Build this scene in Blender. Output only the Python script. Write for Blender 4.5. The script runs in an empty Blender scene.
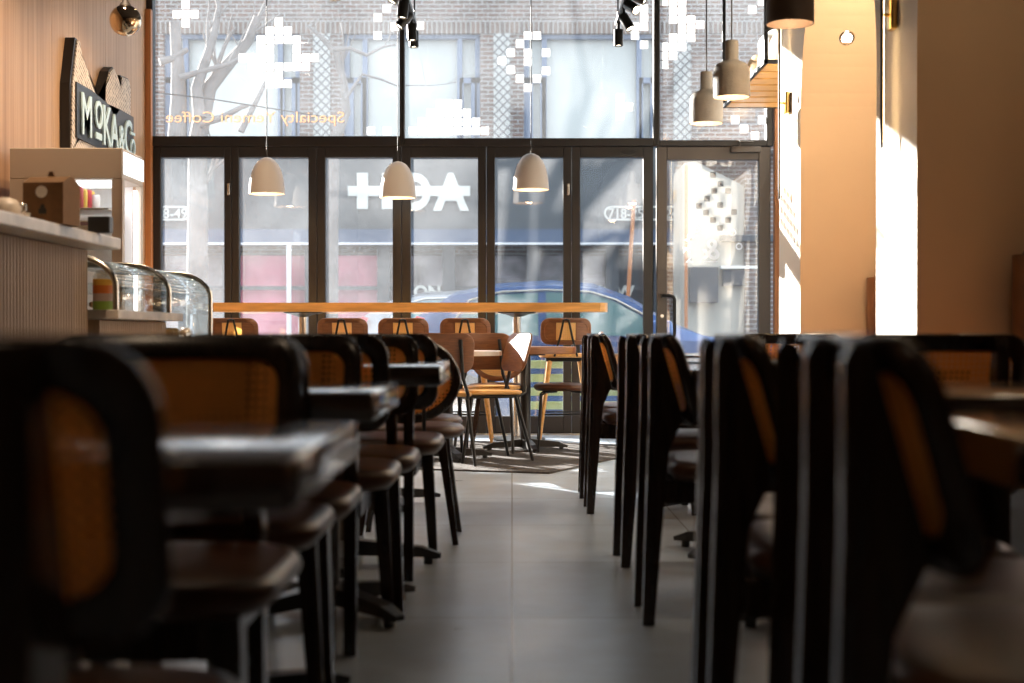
import bpy, bmesh, math, random
from mathutils import Vector, Matrix
random.seed(7)
PI = math.pi
S = bpy.context.scene
COL = S.collection
F = 1422.0                      # focal length in pixels of a 1024 wide frame (50 mm on 36 mm)
CZ = 0.83                       # eye height
def X(px, d): return (px - 512.0) * d / F
def Z(py, d): return CZ + (333.0 - py) * d / F
WY = 11.65                      # depth of the shop window

# ------------------------------------------------------------------ materials
def newmat(name):
    m = bpy.data.materials.new(name); m.use_nodes = True
    nt = m.node_tree; nt.nodes.clear()
    out = nt.nodes.new('ShaderNodeOutputMaterial')
    return m, nt, out
def node(nt, t, **kw):
    n = nt.nodes.new(t)
    for k, v in kw.items():
        if k in n.inputs: n.inputs[k].default_value = v
        else: setattr(n, k, v)
    return n
def pbr(name, col, rough=0.5, metal=0.0, bump=0.0, bscale=80.0, var=0.0, vscale=6.0, emit=None, estr=0.0, spec=0.5, stretch=None):
    m, nt, out = newmat(name)
    b = node(nt, 'ShaderNodeBsdfPrincipled')
    b.inputs['Base Color'].default_value = (*col, 1); b.inputs['Roughness'].default_value = rough
    b.inputs['Metallic'].default_value = metal; b.inputs['Specular IOR Level'].default_value = spec
    if emit: b.inputs['Emission Color'].default_value = (*emit, 1); b.inputs['Emission Strength'].default_value = estr
    nt.links.new(b.outputs[0], out.inputs[0])
    tc = node(nt, 'ShaderNodeTexCoord'); src = tc.outputs['Object']
    if stretch:
        mp = node(nt, 'ShaderNodeMapping'); mp.inputs['Scale'].default_value = stretch
        nt.links.new(src, mp.inputs[0]); src = mp.outputs[0]
    if var > 0:
        n = node(nt, 'ShaderNodeTexNoise', Scale=vscale, Detail=5.0); nt.links.new(src, n.inputs['Vector'])
        r = node(nt, 'ShaderNodeValToRGB')
        r.color_ramp.elements[0].position = 0.3; r.color_ramp.elements[1].position = 0.7
        r.color_ramp.elements[0].color = (*[c * (1 - var) for c in col], 1)
        r.color_ramp.elements[1].color = (*[min(1, c * (1 + var)) for c in col], 1)
        nt.links.new(n.outputs['Fac'], r.inputs[0]); nt.links.new(r.outputs[0], b.inputs['Base Color'])
    if bump > 0:
        n2 = node(nt, 'ShaderNodeTexNoise', Scale=bscale, Detail=4.0); nt.links.new(src, n2.inputs['Vector'])
        bp = node(nt, 'ShaderNodeBump', Strength=bump, Distance=0.01)
        nt.links.new(n2.outputs['Fac'], bp.inputs['Height']); nt.links.new(bp.outputs[0], b.inputs['Normal'])
    return m

M = {}
M['dark_wood'] = pbr('dark_wood', (0.028, 0.015, 0.010), 0.22, var=0.35, vscale=3, stretch=(18, 18, 2))
M['table_wood'] = pbr('table_wood', (0.040, 0.023, 0.016), 0.16, var=0.3, vscale=3, stretch=(2, 18, 18))
M['ply_wood'] = pbr('ply_wood', (0.21, 0.085, 0.034), 0.4, var=0.25, vscale=4, stretch=(3, 3, 25))
M['orange_wood'] = pbr('orange_wood', (0.68, 0.36, 0.11), 0.32, var=0.2, vscale=3, stretch=(2, 15, 15))
M['leather'] = pbr('leather', (0.075, 0.026, 0.010), 0.34, spec=0.45, bump=0.15, bscale=160, var=0.25, vscale=14)
M['booth_leather'] = pbr('booth_leather', (0.26, 0.115, 0.05), 0.38, bump=0.1, bscale=120, var=0.2, vscale=10)
M['black_metal'] = pbr('black_metal', (0.018, 0.018, 0.018), 0.38, metal=0.4)
M['frame_metal'] = pbr('frame_metal', (0.016, 0.013, 0.012), 0.45)
M['door_metal'] = pbr('door_metal', (0.09, 0.075, 0.065), 0.42, metal=0.3)
M['cast_iron'] = pbr('cast_iron', (0.02, 0.017, 0.015), 0.42, bump=0.1, bscale=60)
M['steel'] = pbr('steel', (0.62, 0.60, 0.56), 0.25, metal=1.0)
M['brass'] = pbr('brass', (0.72, 0.47, 0.15), 0.28, metal=1.0)
M['chrome_gold'] = pbr('chrome_gold', (0.62, 0.50, 0.36), 0.04, metal=1.0)
M['white_plaster'] = pbr('white_plaster', (0.80, 0.74, 0.65), 0.7, bump=0.05, bscale=40)
M['tan_plaster'] = pbr('tan_plaster', (0.70, 0.53, 0.36), 0.75, bump=0.06, bscale=30, var=0.04, vscale=2)
M['ceiling'] = pbr('ceiling_paint', (0.05, 0.05, 0.055), 0.8)
M['back_wall'] = pbr('back_wall_paint', (0.30, 0.21, 0.14), 0.8)
M['stone'] = pbr('stone_slab', (0.50, 0.44, 0.38), 0.3, var=0.25, vscale=9)
M['white_lam'] = pbr('white_laminate', (0.56, 0.48, 0.40), 0.45)
M['white_gloss'] = pbr('white_gloss', (0.8, 0.8, 0.8), 0.3)
def m_vinyl(name, c, tfac):
    m, nt, out = newmat(name); L = nt.links.new
    d = node(nt, 'ShaderNodeBsdfDiffuse'); d.inputs[0].default_value = (*c, 1)
    t = node(nt, 'ShaderNodeBsdfTranslucent'); t.inputs[0].default_value = (*c, 1)
    x = node(nt, 'ShaderNodeMixShader'); x.inputs[0].default_value = tfac
    L(d.outputs[0], x.inputs[1]); L(t.outputs[0], x.inputs[2]); L(x.outputs[0], out.inputs[0]); return m
M['decal'] = m_vinyl('white_vinyl', (0.93, 0.93, 0.93), 0.6)
M['concrete'] = pbr('concrete_shade', (0.25, 0.23, 0.205), 0.75, bump=0.2, bscale=60, var=0.12, vscale=9)
M['lampwhite'] = pbr('lamp_shade_white', (0.46, 0.41, 0.37), 0.55)
M['darkshade'] = pbr('lamp_shade_dark', (0.055, 0.035, 0.025), 0.6)
M['bulb'] = pbr('bulb_glow', (1, 0.8, 0.5), 0.5, emit=(1, 0.62, 0.28), estr=14)
M['bulb_white'] = pbr('bulb_glow_white', (1, 0.9, 0.8), 0.5, emit=(1, 0.85, 0.65), estr=16)
M['led'] = pbr('led_strip', (1, 1, 1), 0.5, emit=(1, 0.97, 0.98), estr=5)
M['led_warm'] = pbr('led_strip_warm', (1, .9, .7), 0.5, emit=(1, 0.68, 0.33), estr=8)
M['header_glow'] = pbr('header_glow', (0.9, 0.95, 1), 0.5, emit=(0.82, 0.9, 1), estr=1.0)
M['kraft'] = pbr('kraft_card', (0.16, 0.08, 0.03), 0.8, var=0.1, vscale=40)
M['black'] = pbr('black_plastic', (0.012, 0.012, 0.013), 0.4)
M['cord'] = pbr('cord_black', (0.02, 0.015, 0.012), 0.6)
M['sidewalk'] = pbr('sidewalk_concrete', (0.42, 0.41, 0.40), 0.85, var=0.12, vscale=3)
M['asphalt'] = pbr('asphalt', (0.12, 0.12, 0.125), 0.9, bump=0.2, bscale=50)
M['car_blue'] = pbr('car_paint_blue', (0.05, 0.115, 0.30), 0.18, metal=0.25, spec=0.7)
M['car_grey'] = pbr('car_paint_grey', (0.30, 0.31, 0.33), 0.2, metal=0.3, spec=0.7)
M['car_white'] = pbr('car_paint_white', (0.7, 0.7, 0.7), 0.2, spec=0.7)
M['car_red'] = pbr('car_paint_red', (0.40, 0.03, 0.05), 0.2, spec=0.7)
M['car_glass'] = pbr('car_glass', (0.10, 0.20, 0.21), 0.06, spec=0.9)
M['rubber'] = pbr('tyre_rubber', (0.02, 0.02, 0.02), 0.8)
M['red_lamp'] = pbr('red_lamp', (0.75, 0.06, 0.08), 0.2)
M['bark'] = pbr('bark', (0.20, 0.18, 0.17), 0.9, bump=0.4, bscale=30, var=0.2, vscale=7)
M['win_frame'] = pbr('window_frame_blue', (0.15, 0.19, 0.27), 0.5)
M['sky_tone_pane'] = pbr('sky_tone_pane', (0.50, 0.51, 0.48), 0.12, var=0.1, vscale=0.6)  # pale base colour stands in for the sky reflected in the panes
M['fascia'] = pbr('fascia_dark', (0.075, 0.08, 0.085), 0.7, var=0.15, vscale=2)
M['fascia_blue'] = pbr('fascia_blue', (0.075, 0.10, 0.155), 0.7)
M['cream_wall'] = pbr('cream_wall', (0.42, 0.39, 0.34), 0.8, var=0.1, vscale=1)
M['shop_dark'] = pbr('shop_dark', (0.06, 0.065, 0.075), 0.5)
M['shop_red'] = pbr('shop_red', (0.50, 0.15, 0.21), 0.6, var=0.45, vscale=1.2)
M['shop_pale'] = pbr('shop_pale', (0.24, 0.215, 0.225), 0.6, var=0.75, vscale=2.2)
M['sign_white'] = pbr('sign_white', (0.55, 0.55, 0.51), 0.6)
M['lime'] = pbr('lime_slats', (0.50, 0.62, 0.28), 0.6)
M['pole'] = pbr('pole_white', (0.7, 0.7, 0.72), 0.4)
M['rust'] = pbr('rust_pole', (0.42, 0.16, 0.06), 0.7)
M['burlap'] = pbr('burlap', (0.62, 0.42, 0.22), 0.9, bump=0.5, bscale=120, var=0.2, vscale=15)
M['paper'] = pbr('paper_white', (0.82, 0.78, 0.72), 0.8)
M['pastry'] = pbr('pastry_crust', (0.55, 0.30, 0.10), 0.6, bump=0.4, bscale=60, var=0.3, vscale=25)
for nm, c in dict(c_red=(0.5, 0.02, 0.06), c_yel=(0.85, 0.6, 0.10), c_wht=(0.85, 0.82, 0.82), c_pur=(0.25, 0.08, 0.4), c_org=(0.75, 0.18, 0.03), c_grn=(0.30, 0.42, 0.06), c_pnk=(0.62, 0.42, 0.36), c_amb=(0.85, 0.42, 0.06), teal=(0.58, 0.76, 0.82)).items():
    M[nm] = pbr('colour_' + nm[2:] if nm != 'teal' else 'letter_teal', c, 0.5)

bt_ = M['table_wood'].node_tree.nodes['Principled BSDF']; bt_.inputs['Coat Weight'].default_value = 1.0; bt_.inputs['Coat Roughness'].default_value = 0.12; bt_.inputs['Coat IOR'].default_value = 1.7
def m_floor():
    m, nt, out = newmat('floor_tiles')
    L = nt.links.new
    tc = node(nt, 'ShaderNodeTexCoord')
    mp = node(nt, 'ShaderNodeMapping'); mp.inputs['Location'].default_value = (0.0, -0.14, 0)
    L(tc.outputs['Object'], mp.inputs[0])
    br = node(nt, 'ShaderNodeTexBrick'); br.offset = 0.0; br.squash = 1.0
    br.inputs['Scale'].default_value = 1.0; br.inputs['Mortar Size'].default_value = 0.0028
    br.inputs['Mortar Smooth'].default_value = 0.1; br.inputs['Bias'].default_value = 0
    br.inputs['Brick Width'].default_value = 0.74; br.inputs['Row Height'].default_value = 1.0
    br.inputs['Color1'].default_value = (0.54, 0.64, 0.77, 1); br.inputs['Color2'].default_value = (0.50, 0.60, 0.72, 1)
    br.inputs['Mortar'].default_value = (0.05, 0.05, 0.05, 1)
    L(mp.outputs[0], br.inputs['Vector'])
    n = node(nt, 'ShaderNodeTexNoise', Scale=2.2, Detail=8.0, Roughness=0.65); L(tc.outputs['Object'], n.inputs['Vector'])
    r = node(nt, 'ShaderNodeValToRGB'); r.color_ramp.elements[0].position = 0.3; r.color_ramp.elements[1].position = 0.72
    r.color_ramp.elements[0].color = (0.72, 0.70, 0.68, 1); r.color_ramp.elements[1].color = (1.1, 1.1, 1.1, 1)
    L(n.outputs['Fac'], r.inputs[0])
    mx = node(nt, 'ShaderNodeMix', data_type='RGBA', blend_type='MULTIPLY'); mx.inputs[0].default_value = 1.0
    L(br.outputs['Color'], mx.inputs[6]); L(r.outputs[0], mx.inputs[7])
    b = node(nt, 'ShaderNodeBsdfPrincipled'); L(mx.outputs[2], b.inputs['Base Color'])
    mr = node(nt, 'ShaderNodeMapRange'); mr.inputs['To Min'].default_value = 0.22; mr.inputs['To Max'].default_value = 0.40; b.inputs['Specular IOR Level'].default_value = 0.9
    L(n.outputs['Fac'], mr.inputs['Value']); L(mr.outputs[0], b.inputs['Roughness'])
    bp = node(nt, 'ShaderNodeBump', Strength=0.25, Distance=0.004); bp.invert = True
    L(br.outputs['Fac'], bp.inputs['Height']); L(bp.outputs[0], b.inputs['Normal'])
    L(b.outputs[0], out.inputs[0]); return m
M['floor'] = m_floor()

def m_veneer(name, c1, c2, freq, rough=0.5):
    """vertical grain / fluting: stripes along object Y"""
    m, nt, out = newmat(name); L = nt.links.new
    tc = node(nt, 'ShaderNodeTexCoord')
    mp = node(nt, 'ShaderNodeMapping'); mp.inputs['Scale'].default_value = (freq, freq, 0.35)
    L(tc.outputs['Object'], mp.inputs[0])
    n = node(nt, 'ShaderNodeTexNoise', Scale=1.0, Detail=6.0, Roughness=0.7); L(mp.outputs[0], n.inputs['Vector'])
    r = node(nt, 'ShaderNodeValToRGB'); r.color_ramp.elements[0].position = 0.3; r.color_ramp.elements[1].position = 0.7
    r.color_ramp.elements[0].color = (*c1, 1); r.color_ramp.elements[1].color = (*c2, 1)
    L(n.outputs['Fac'], r.inputs[0])
    b = node(nt, 'ShaderNodeBsdfPrincipled'); b.inputs['Roughness'].default_value = rough
    L(r.outputs[0], b.inputs['Base Color']); L(b.outputs[0], out.inputs[0]); return m
M['veneer'] = m_veneer('wall_veneer', (0.36, 0.20, 0.10), (0.60, 0.38, 0.22), 26)
M['flute'] = m_veneer('fluted_oak', (0.30, 0.18, 0.09), (0.46, 0.30, 0.17), 60)
M['trim_wood'] = m_veneer('trim_wood', (0.40, 0.15, 0.05), (0.55, 0.24, 0.09), 30)

def m_cane(name, c, hole=0.45, pitch=0.0145):
    m, nt, out = newmat(name); L = nt.links.new
    uv = node(nt, 'ShaderNodeUVMap'); sep = node(nt, 'ShaderNodeSeparateXYZ'); L(uv.outputs[0], sep.inputs[0])
    def wave(sock):
        a = node(nt, 'ShaderNodeMath', operation='MULTIPLY'); a.inputs[1].default_value = 2 * PI / pitch; L(sock, a.inputs[0])
        s = node(nt, 'ShaderNodeMath', operation='SINE'); L(a.outputs[0], s.inputs[0])
        return s.outputs[0]
    mn = node(nt, 'ShaderNodeMath', operation='MINIMUM'); L(wave(sep.outputs[0]), mn.inputs[0]); L(wave(sep.outputs[1]), mn.inputs[1])
    gt = node(nt, 'ShaderNodeMath', operation='GREATER_THAN'); gt.inputs[1].default_value = hole; L(mn.outputs[0], gt.inputs[0])
    d = node(nt, 'ShaderNodeBsdfDiffuse'); d.inputs[0].default_value = (*c, 1)
    t = node(nt, 'ShaderNodeBsdfTranslucent'); t.inputs[0].default_value = (*c, 1)
    ms = node(nt, 'ShaderNodeMixShader'); ms.inputs[0].default_value = 0.55; L(d.outputs[0], ms.inputs[1]); L(t.outputs[0], ms.inputs[2])
    tr = node(nt, 'ShaderNodeBsdfTransparent')
    mx = node(nt, 'ShaderNodeMixShader'); L(gt.outputs[0], mx.inputs[0]); L(ms.outputs[0], mx.inputs[1]); L(tr.outputs[0], mx.inputs[2])
    L(mx.outputs[0], out.inputs[0]); return m
M['cane'] = m_cane('cane_weave', (0.80, 0.42, 0.13), 0.25)
M['cane_light'] = m_cane('cane_weave_light', (0.92, 0.66, 0.32), 0.9)

def m_glass(name, dust, tint=(1, 1, 1), streak=True, dustcol=(0.92, 0.95, 1.0), gloss=0.06):
    m, nt, out = newmat(name); L = nt.links.new
    tr = node(nt, 'ShaderNodeBsdfTransparent'); tr.inputs[0].default_value = (*tint, 1)
    gl = node(nt, 'ShaderNodeBsdfGlossy'); gl.inputs['Roughness'].default_value = 0.02
    g = node(nt, 'ShaderNodeMixShader'); g.inputs[0].default_value = gloss
    L(tr.outputs[0], g.inputs[1]); L(gl.outputs[0], g.inputs[2])
    if dust <= 0:
        L(g.outputs[0], out.inputs[0]); return m
    tc = node(nt, 'ShaderNodeTexCoord')
    mp = node(nt, 'ShaderNodeMapping'); mp.inputs['Scale'].default_value = (90, 90, 26) if streak else (9, 9, 9)
    L(tc.outputs['Object'], mp.inputs[0])
    n1 = node(nt, 'ShaderNodeTexNoise', Scale=1.0, Detail=8.0, Roughness=0.75); L(mp.outputs[0], n1.inputs['Vector'])
    n2 = node(nt, 'ShaderNodeTexNoise', Scale=1.6, Detail=3.0); L(tc.outputs['Object'], n2.inputs['Vector'])
    mu = node(nt, 'ShaderNodeMath', operation='MULTIPLY'); L(n1.outputs['Fac'], mu.inputs[0]); L(n2.outputs['Fac'], mu.inputs[1])
    mr = node(nt, 'ShaderNodeMapRange'); mr.inputs['From Min'].default_value = 0.14; mr.inputs['From Max'].default_value = 0.38
    mr.inputs['To Min'].default_value = dust * 0.45; mr.inputs['To Max'].default_value = dust * 1.6; L(mu.outputs[0], mr.inputs['Value'])
    tl = node(nt, 'ShaderNodeBsdfTranslucent'); tl.inputs[0].default_value = (*dustcol, 1)
    mx = node(nt, 'ShaderNodeMixShader'); L(mr.outputs[0], mx.inputs[0]); L(g.outputs[0], mx.inputs[1]); L(tl.outputs[0], mx.inputs[2])
    L(mx.outputs[0], out.inputs[0]); return m
M['glass_low'] = m_glass('dusty_glass', 0.024)
M['glass_up'] = m_glass('dusty_glass_upper', 0.018)
M['glass_door'] = m_glass('dusty_glass_door', 0.02)
M['glass_clear'] = m_glass('clear_glass', 0, tint=(0.90, 0.95, 0.96), gloss=0.28)

def m_brick(name, c1, c2, mortar, w=0.21, h=0.075):
    m, nt, out = newmat(name); L = nt.links.new
    tc = node(nt, 'ShaderNodeTexCoord'); mp = node(nt, 'ShaderNodeMapping')
    mp.inputs['Rotation'].default_value = (-PI / 2, 0, 0)
    L(tc.outputs['Object'], mp.inputs[0])
    br = node(nt, 'ShaderNodeTexBrick'); br.inputs['Scale'].default_value = 1
    br.inputs['Brick Width'].default_value = w; br.inputs['Row Height'].default_value = h; br.inputs['Mortar Size'].default_value = 0.012
    br.inputs['Color1'].default_value = (*c1, 1); br.inputs['Color2'].default_value = (*c2, 1); br.inputs['Mortar'].default_value = (*mortar, 1)
    L(mp.outputs[0], br.inputs['Vector'])
    b = node(nt, 'ShaderNodeBsdfPrincipled'); b.inputs['Roughness'].default_value = 0.9
    L(br.outputs['Color'], b.inputs['Base Color']); L(b.outputs[0], out.inputs[0]); return m
M['brick'] = m_brick('brick_wall', (0.19, 0.12, 0.095), (0.13, 0.095, 0.08), (0.29, 0.28, 0.27))
M['soldier'] = m_brick('brick_soldier', (0.20, 0.14, 0.11), (0.13, 0.10, 0.085), (0.29, 0.28, 0.27), 0.085, 0.30)

def m_lattice():
    m, nt, out = newmat('lattice_panel'); L = nt.links.new
    tc = node(nt, 'ShaderNodeTexCoord'); mp = node(nt, 'ShaderNodeMapping')
    mp.inputs['Rotation'].default_value = (0, PI / 4, 0); L(tc.outputs['Object'], mp.inputs[0])
    sep = node(nt, 'ShaderNodeSeparateXYZ'); L(mp.outputs[0], sep.inputs[0])
    def band(s):
        a = node(nt, 'ShaderNodeMath', operation='PINGPONG'); a.inputs[1].default_value = 0.055; L(s, a.inputs[0]); return a.outputs[0]
    mn = node(nt, 'ShaderNodeMath', operation='MINIMUM'); L(band(sep.outputs[0]), mn.inputs[0]); L(band(sep.outputs[2]), mn.inputs[1])
    lt = node(nt, 'ShaderNodeMath', operation='LESS_THAN'); lt.inputs[1].default_value = 0.012; L(mn.outputs[0], lt.inputs[0])
    mx = node(nt, 'ShaderNodeMix', data_type='RGBA'); mx.inputs[6].default_value = (0.40, 0.40, 0.38, 1); mx.inputs[7].default_value = (0.13, 0.12, 0.12, 1)
    L(lt.outputs[0], mx.inputs[0])
    b = node(nt, 'ShaderNodeBsdfPrincipled'); b.inputs['Roughness'].default_value = 0.8
    L(mx.outputs[2], b.inputs['Base Color']); L(b.outputs[0], out.inputs[0]); return m
M['lattice'] = m_lattice()

def m_news():
    m, nt, out = newmat('newsprint'); L = nt.links.new
    tc = node(nt, 'ShaderNodeTexCoord')
    mp = node(nt, 'ShaderNodeMapping'); mp.inputs['Scale'].default_value = (1, 1, 1); mp.inputs['Rotation'].default_value = (0.5, 0, 0)
    L(tc.outputs['Object'], mp.inputs[0])
    w = node(nt, 'ShaderNodeTexWave', Scale=11.0, Distortion=3.0); w.bands_direction = 'Z'; L(mp.outputs[0], w.inputs['Vector'])
    n = node(nt, 'ShaderNodeTexNoise', Scale=24.0, Detail=4.0); L(tc.outputs['Object'], n.inputs['Vector'])
    mu = node(nt, 'ShaderNodeMath', operation='MULTIPLY'); L(w.outputs['Fac'], mu.inputs[0]); L(n.outputs['Fac'], mu.inputs[1])
    r = node(nt, 'ShaderNodeValToRGB'); r.color_ramp.elements[0].position = 0.30; r.color_ramp.elements[1].position = 0.5
    r.color_ramp.elements[0].color = (0.70, 0.60, 0.50, 1); r.color_ramp.elements[1].color = (0.20, 0.16, 0.14, 1)
    L(mu.outputs[0], r.inputs[0])
    b = node(nt, 'ShaderNodeBsdfPrincipled'); b.inputs['Roughness'].default_value = 0.8
    L(r.outputs[0], b.inputs['Base Color']); L(b.outputs[0], out.inputs[0]); return m
M['news'] = m_news()
M['rug'] = pbr('rug_pile', (0.075, 0.066, 0.062), 0.95, bump=0.8, bscale=180, var=0.5, vscale=45)

# ------------------------------------------------------------------ mesh builder
class MB:
    def __init__(s): s.bm = bmesh.new(); s.uv = None
    def box(s, x0, x1, y0, y1, z0, z1, bev=0.0, seg=2):
        r = bmesh.ops.create_cube(s.bm, size=1.0)
        vs = r['verts']
        for v in vs:
            v.co = Vector(((x0 + x1) / 2 + v.co.x * (x1 - x0), (y0 + y1) / 2 + v.co.y * (y1 - y0), (z0 + z1) / 2 + v.co.z * (z1 - z0)))
        if bev > 0:
            es = list({e for v in vs for e in v.link_edges})
            bmesh.ops.bevel(s.bm, geom=es, offset=bev, segments=seg, affect='EDGES', profile=0.5)
        return s
    def bar(s, a, b, w0, w1=None, h0=None, h1=None, up=(0, 0, 1)):
        """tapered rectangular bar from a to b"""
        a = Vector(a); b = Vector(b); w1 = w0 if w1 is None else w1; h0 = w0 if h0 is None else h0; h1 = w1 if h1 is None else h1
        d = (b - a).normalized(); up = Vector(up)
        if abs(d.dot(up)) > 0.95: up = Vector((0, 1, 0))
        u = d.cross(up).normalized(); v = u.cross(d)
        q = []
        for p, w, h in ((a, w0, h0), (b, w1, h1)):
            q.append([s.bm.verts.new(p + u * sx * w / 2 + v * sy * h / 2) for sx, sy in ((-1, -1), (1, -1), (1, 1), (-1, 1))])
        f = s.bm.faces.new
        for i in range(4):
            j = (i + 1) % 4; f((q[0][i], q[0][j], q[1][j], q[1][i]))
        f(q[0][::-1]); f(q[1]); return s
    def tube(s, pts, r, n=10, caps=True):
        pts = [Vector(p) for p in pts]
        rs = r if isinstance(r, (list, tuple)) else [r] * len(pts)
        rings = []; pu = None
        for i, p in enumerate(pts):
            t = (pts[min(i + 1, len(pts) - 1)] - pts[max(i - 1, 0)]).normalized()
            if pu is None:
                up = Vector((0, 0, 1)) if abs(t.z) < 0.9 else Vector((1, 0, 0))
                u = t.cross(up).normalized()
            else:
                u = (pu - t * pu.dot(t)).normalized()
            pu = u; v = t.cross(u)
            rings.append([s.bm.verts.new(p + (u * math.cos(2 * PI * k / n) + v * math.sin(2 * PI * k / n)) * rs[i]) for k in range(n)])
        for a, b in zip(rings, rings[1:]):
            for k in range(n):
                s.bm.faces.new((a[k], a[(k + 1) % n], b[(k + 1) % n], b[k]))
        if caps:
            s.bm.faces.new(rings[0][::-1]); s.bm.faces.new(rings[-1])
        return s
    def lathe(s, prof, c=(0, 0, 0), n=28, sx=1.0, sy=1.0, axis='Z', close=False):
        c = Vector(c); rings = []
        for r, z in prof:
            if r < 1e-6:
                rings.append([s.bm.verts.new(c + s._ax(0, 0, z, axis))]); continue
            rings.append([s.bm.verts.new(c + s._ax(r * sx * math.cos(2 * PI * k / n), r * sy * math.sin(2 * PI * k / n), z, axis)) for k in range(n)])
        pr = list(zip(rings, rings[1:]))
        if close: pr.append((rings[-1], rings[0]))
        for a, b in pr:
            for k in range(n):
                j = (k + 1) % n
                if len(a) == 1 and len(b) == 1: continue
                if len(a) == 1: s.bm.faces.new((a[0], b[j], b[k]))
                elif len(b) == 1: s.bm.faces.new((a[k], a[j], b[0]))
                else: s.bm.faces.new((a[k], a[j], b[j], b[k]))
        return s
    def _ax(s, x, y, z, axis):
        return Vector((x, y, z)) if axis == 'Z' else (Vector((x, z, y)) if axis == 'Y' else Vector((z, x, y)))
    def prism(s, poly, lo, hi, plane='XZ'):
        """extrude a closed polygon; plane XZ -> along Y, YZ -> along X, XY -> along Z"""
        def mk(p, t):
            a, b = p
            return {'XZ': Vector((a, t, b)), 'YZ': Vector((t, a, b)), 'XY': Vector((a, b, t))}[plane]
        A = [s.bm.verts.new(mk(p, lo)) for p in poly]; B = [s.bm.verts.new(mk(p, hi)) for p in poly]
        n = len(poly)
        for i in range(n):
            j = (i + 1) % n; s.bm.faces.new((A[i], A[j], B[j], B[i]))
        fa = s.bm.faces.new(A[::-1]); fb = s.bm.faces.new(B)
        if n > 4: bmesh.ops.triangulate(s.bm, faces=[fa, fb])
        return s
    def quad(s, *p):
        s.bm.faces.new([s.bm.verts.new(Vector(q)) for q in p]); return s
    def build(s, name, mat, parent=None, smooth=None, mats=None):
        me = bpy.data.meshes.new(name)
        bmesh.ops.recalc_face_normals(s.bm, faces=s.bm.faces[:])
        s.bm.to_mesh(me); s.bm.free()
        for mm in (mats or [mat]): me.materials.append(mm)
        if smooth:
            for p in me.polygons: p.use_smooth = True
            try: me.set_sharp_from_angle(angle=math.radians(smooth))
            except Exception: pass
        o = bpy.data.objects.new(name, me); COL.objects.link(o)
        if parent: o.parent = parent
        return o

def thing(name, label, cat, loc=(0, 0, 0), rz=0.0, group=None):
    o = bpy.data.objects.new(name, None); COL.objects.link(o); o.location = loc; o.rotation_euler = (0, 0, rz)
    o.empty_display_size = 0.1
    o['label'] = label; o['category'] = cat
    if group: o['group'] = group
    return o
def tag(o, label, cat, group=None):
    o['label'] = label; o['category'] = cat
    if group: o['group'] = group
    return o
def struct(o): o['kind'] = 'structure'; return o
def copy_tree(o, parent=None):
    c = o.copy(); COL.objects.link(c)
    if parent: c.parent = parent
    for ch in list(o.children): copy_tree(ch, c)
    return c
class Proto:
    """first placement uses the source itself, the next ones copies of it"""
    def __init__(s, root): s.root = root; s.used = False
    def put(s, loc, rz, label, group=None, scale=None):
        o = s.root if not s.used else copy_tree(s.root); s.used = True
        o.location = loc; o.rotation_euler = (0, 0, rz); o['label'] = label
        if group: o['group'] = group
        if scale: o.scale = scale
        return o

def rr(w, h, r, n=7):
    """rounded rectangle outline, centred"""
    pts = []
    for cx, cy, a0 in ((w / 2 - r, h / 2 - r, 0), (-w / 2 + r, h / 2 - r, 90), (-w / 2 + r, -h / 2 + r, 180), (w / 2 - r, -h / 2 + r, 270)):
        for i in range(n + 1):
            a = math.radians(a0 + 90 * i / n); pts.append((cx + r * math.cos(a), cy + r * math.sin(a)))
    # densify the straight runs so that a curved panel bends smoothly
    out = []
    for i, p in enumerate(pts):
        q = pts[(i + 1) % len(pts)]; out.append(p)
        L = math.hypot(q[0] - p[0], q[1] - p[1]); k = int(L / 0.04)
        for t in range(1, k): out.append((p[0] + (q[0] - p[0]) * t / k, p[1] + (q[1] - p[1]) * t / k))
    return out
def ell(w, h, n=40): return [(w / 2 * math.cos(2 * PI * i / n), h / 2 * math.sin(2 * PI * i / n)) for i in range(n)]

def ring_panel(mb, outer, wid, t, fm):
    """frame: outer outline, border wid, thickness t, mapped by fm(u, v, w)"""
    n = len(outer)
    ub = max(abs(p[0]) for p in outer); vb = max(abs(p[1]) for p in outer)
    inner = [(p[0] * (ub - wid) / ub, p[1] * (vb - wid) / vb) for p in outer]
    e = min(0.006, t * 0.3)
    loops = [(outer, -t / 2 + e, 0), (outer, -t / 2, e), (inner, -t / 2, -e), (inner, -t / 2 + e, 0), (inner, t / 2 - e, 0), (inner, t / 2, -e), (outer, t / 2, e), (outer, t / 2 - e, 0)]
    V = []
    for ol, w, shrink in loops:
        row = []
        for u, v in ol:
            L = math.hypot(u, v); k = (L - shrink) / L
            row.append(mb.bm.verts.new(fm(u * k, v * k, w)))
        V.append(row)
    for a in range(len(V)):
        b = (a + 1) % len(V)
        for i in range(n):
            j = (i + 1) % n; mb.bm.faces.new((V[a][i], V[a][j], V[b][j], V[b][i]))
    return inner
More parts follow.
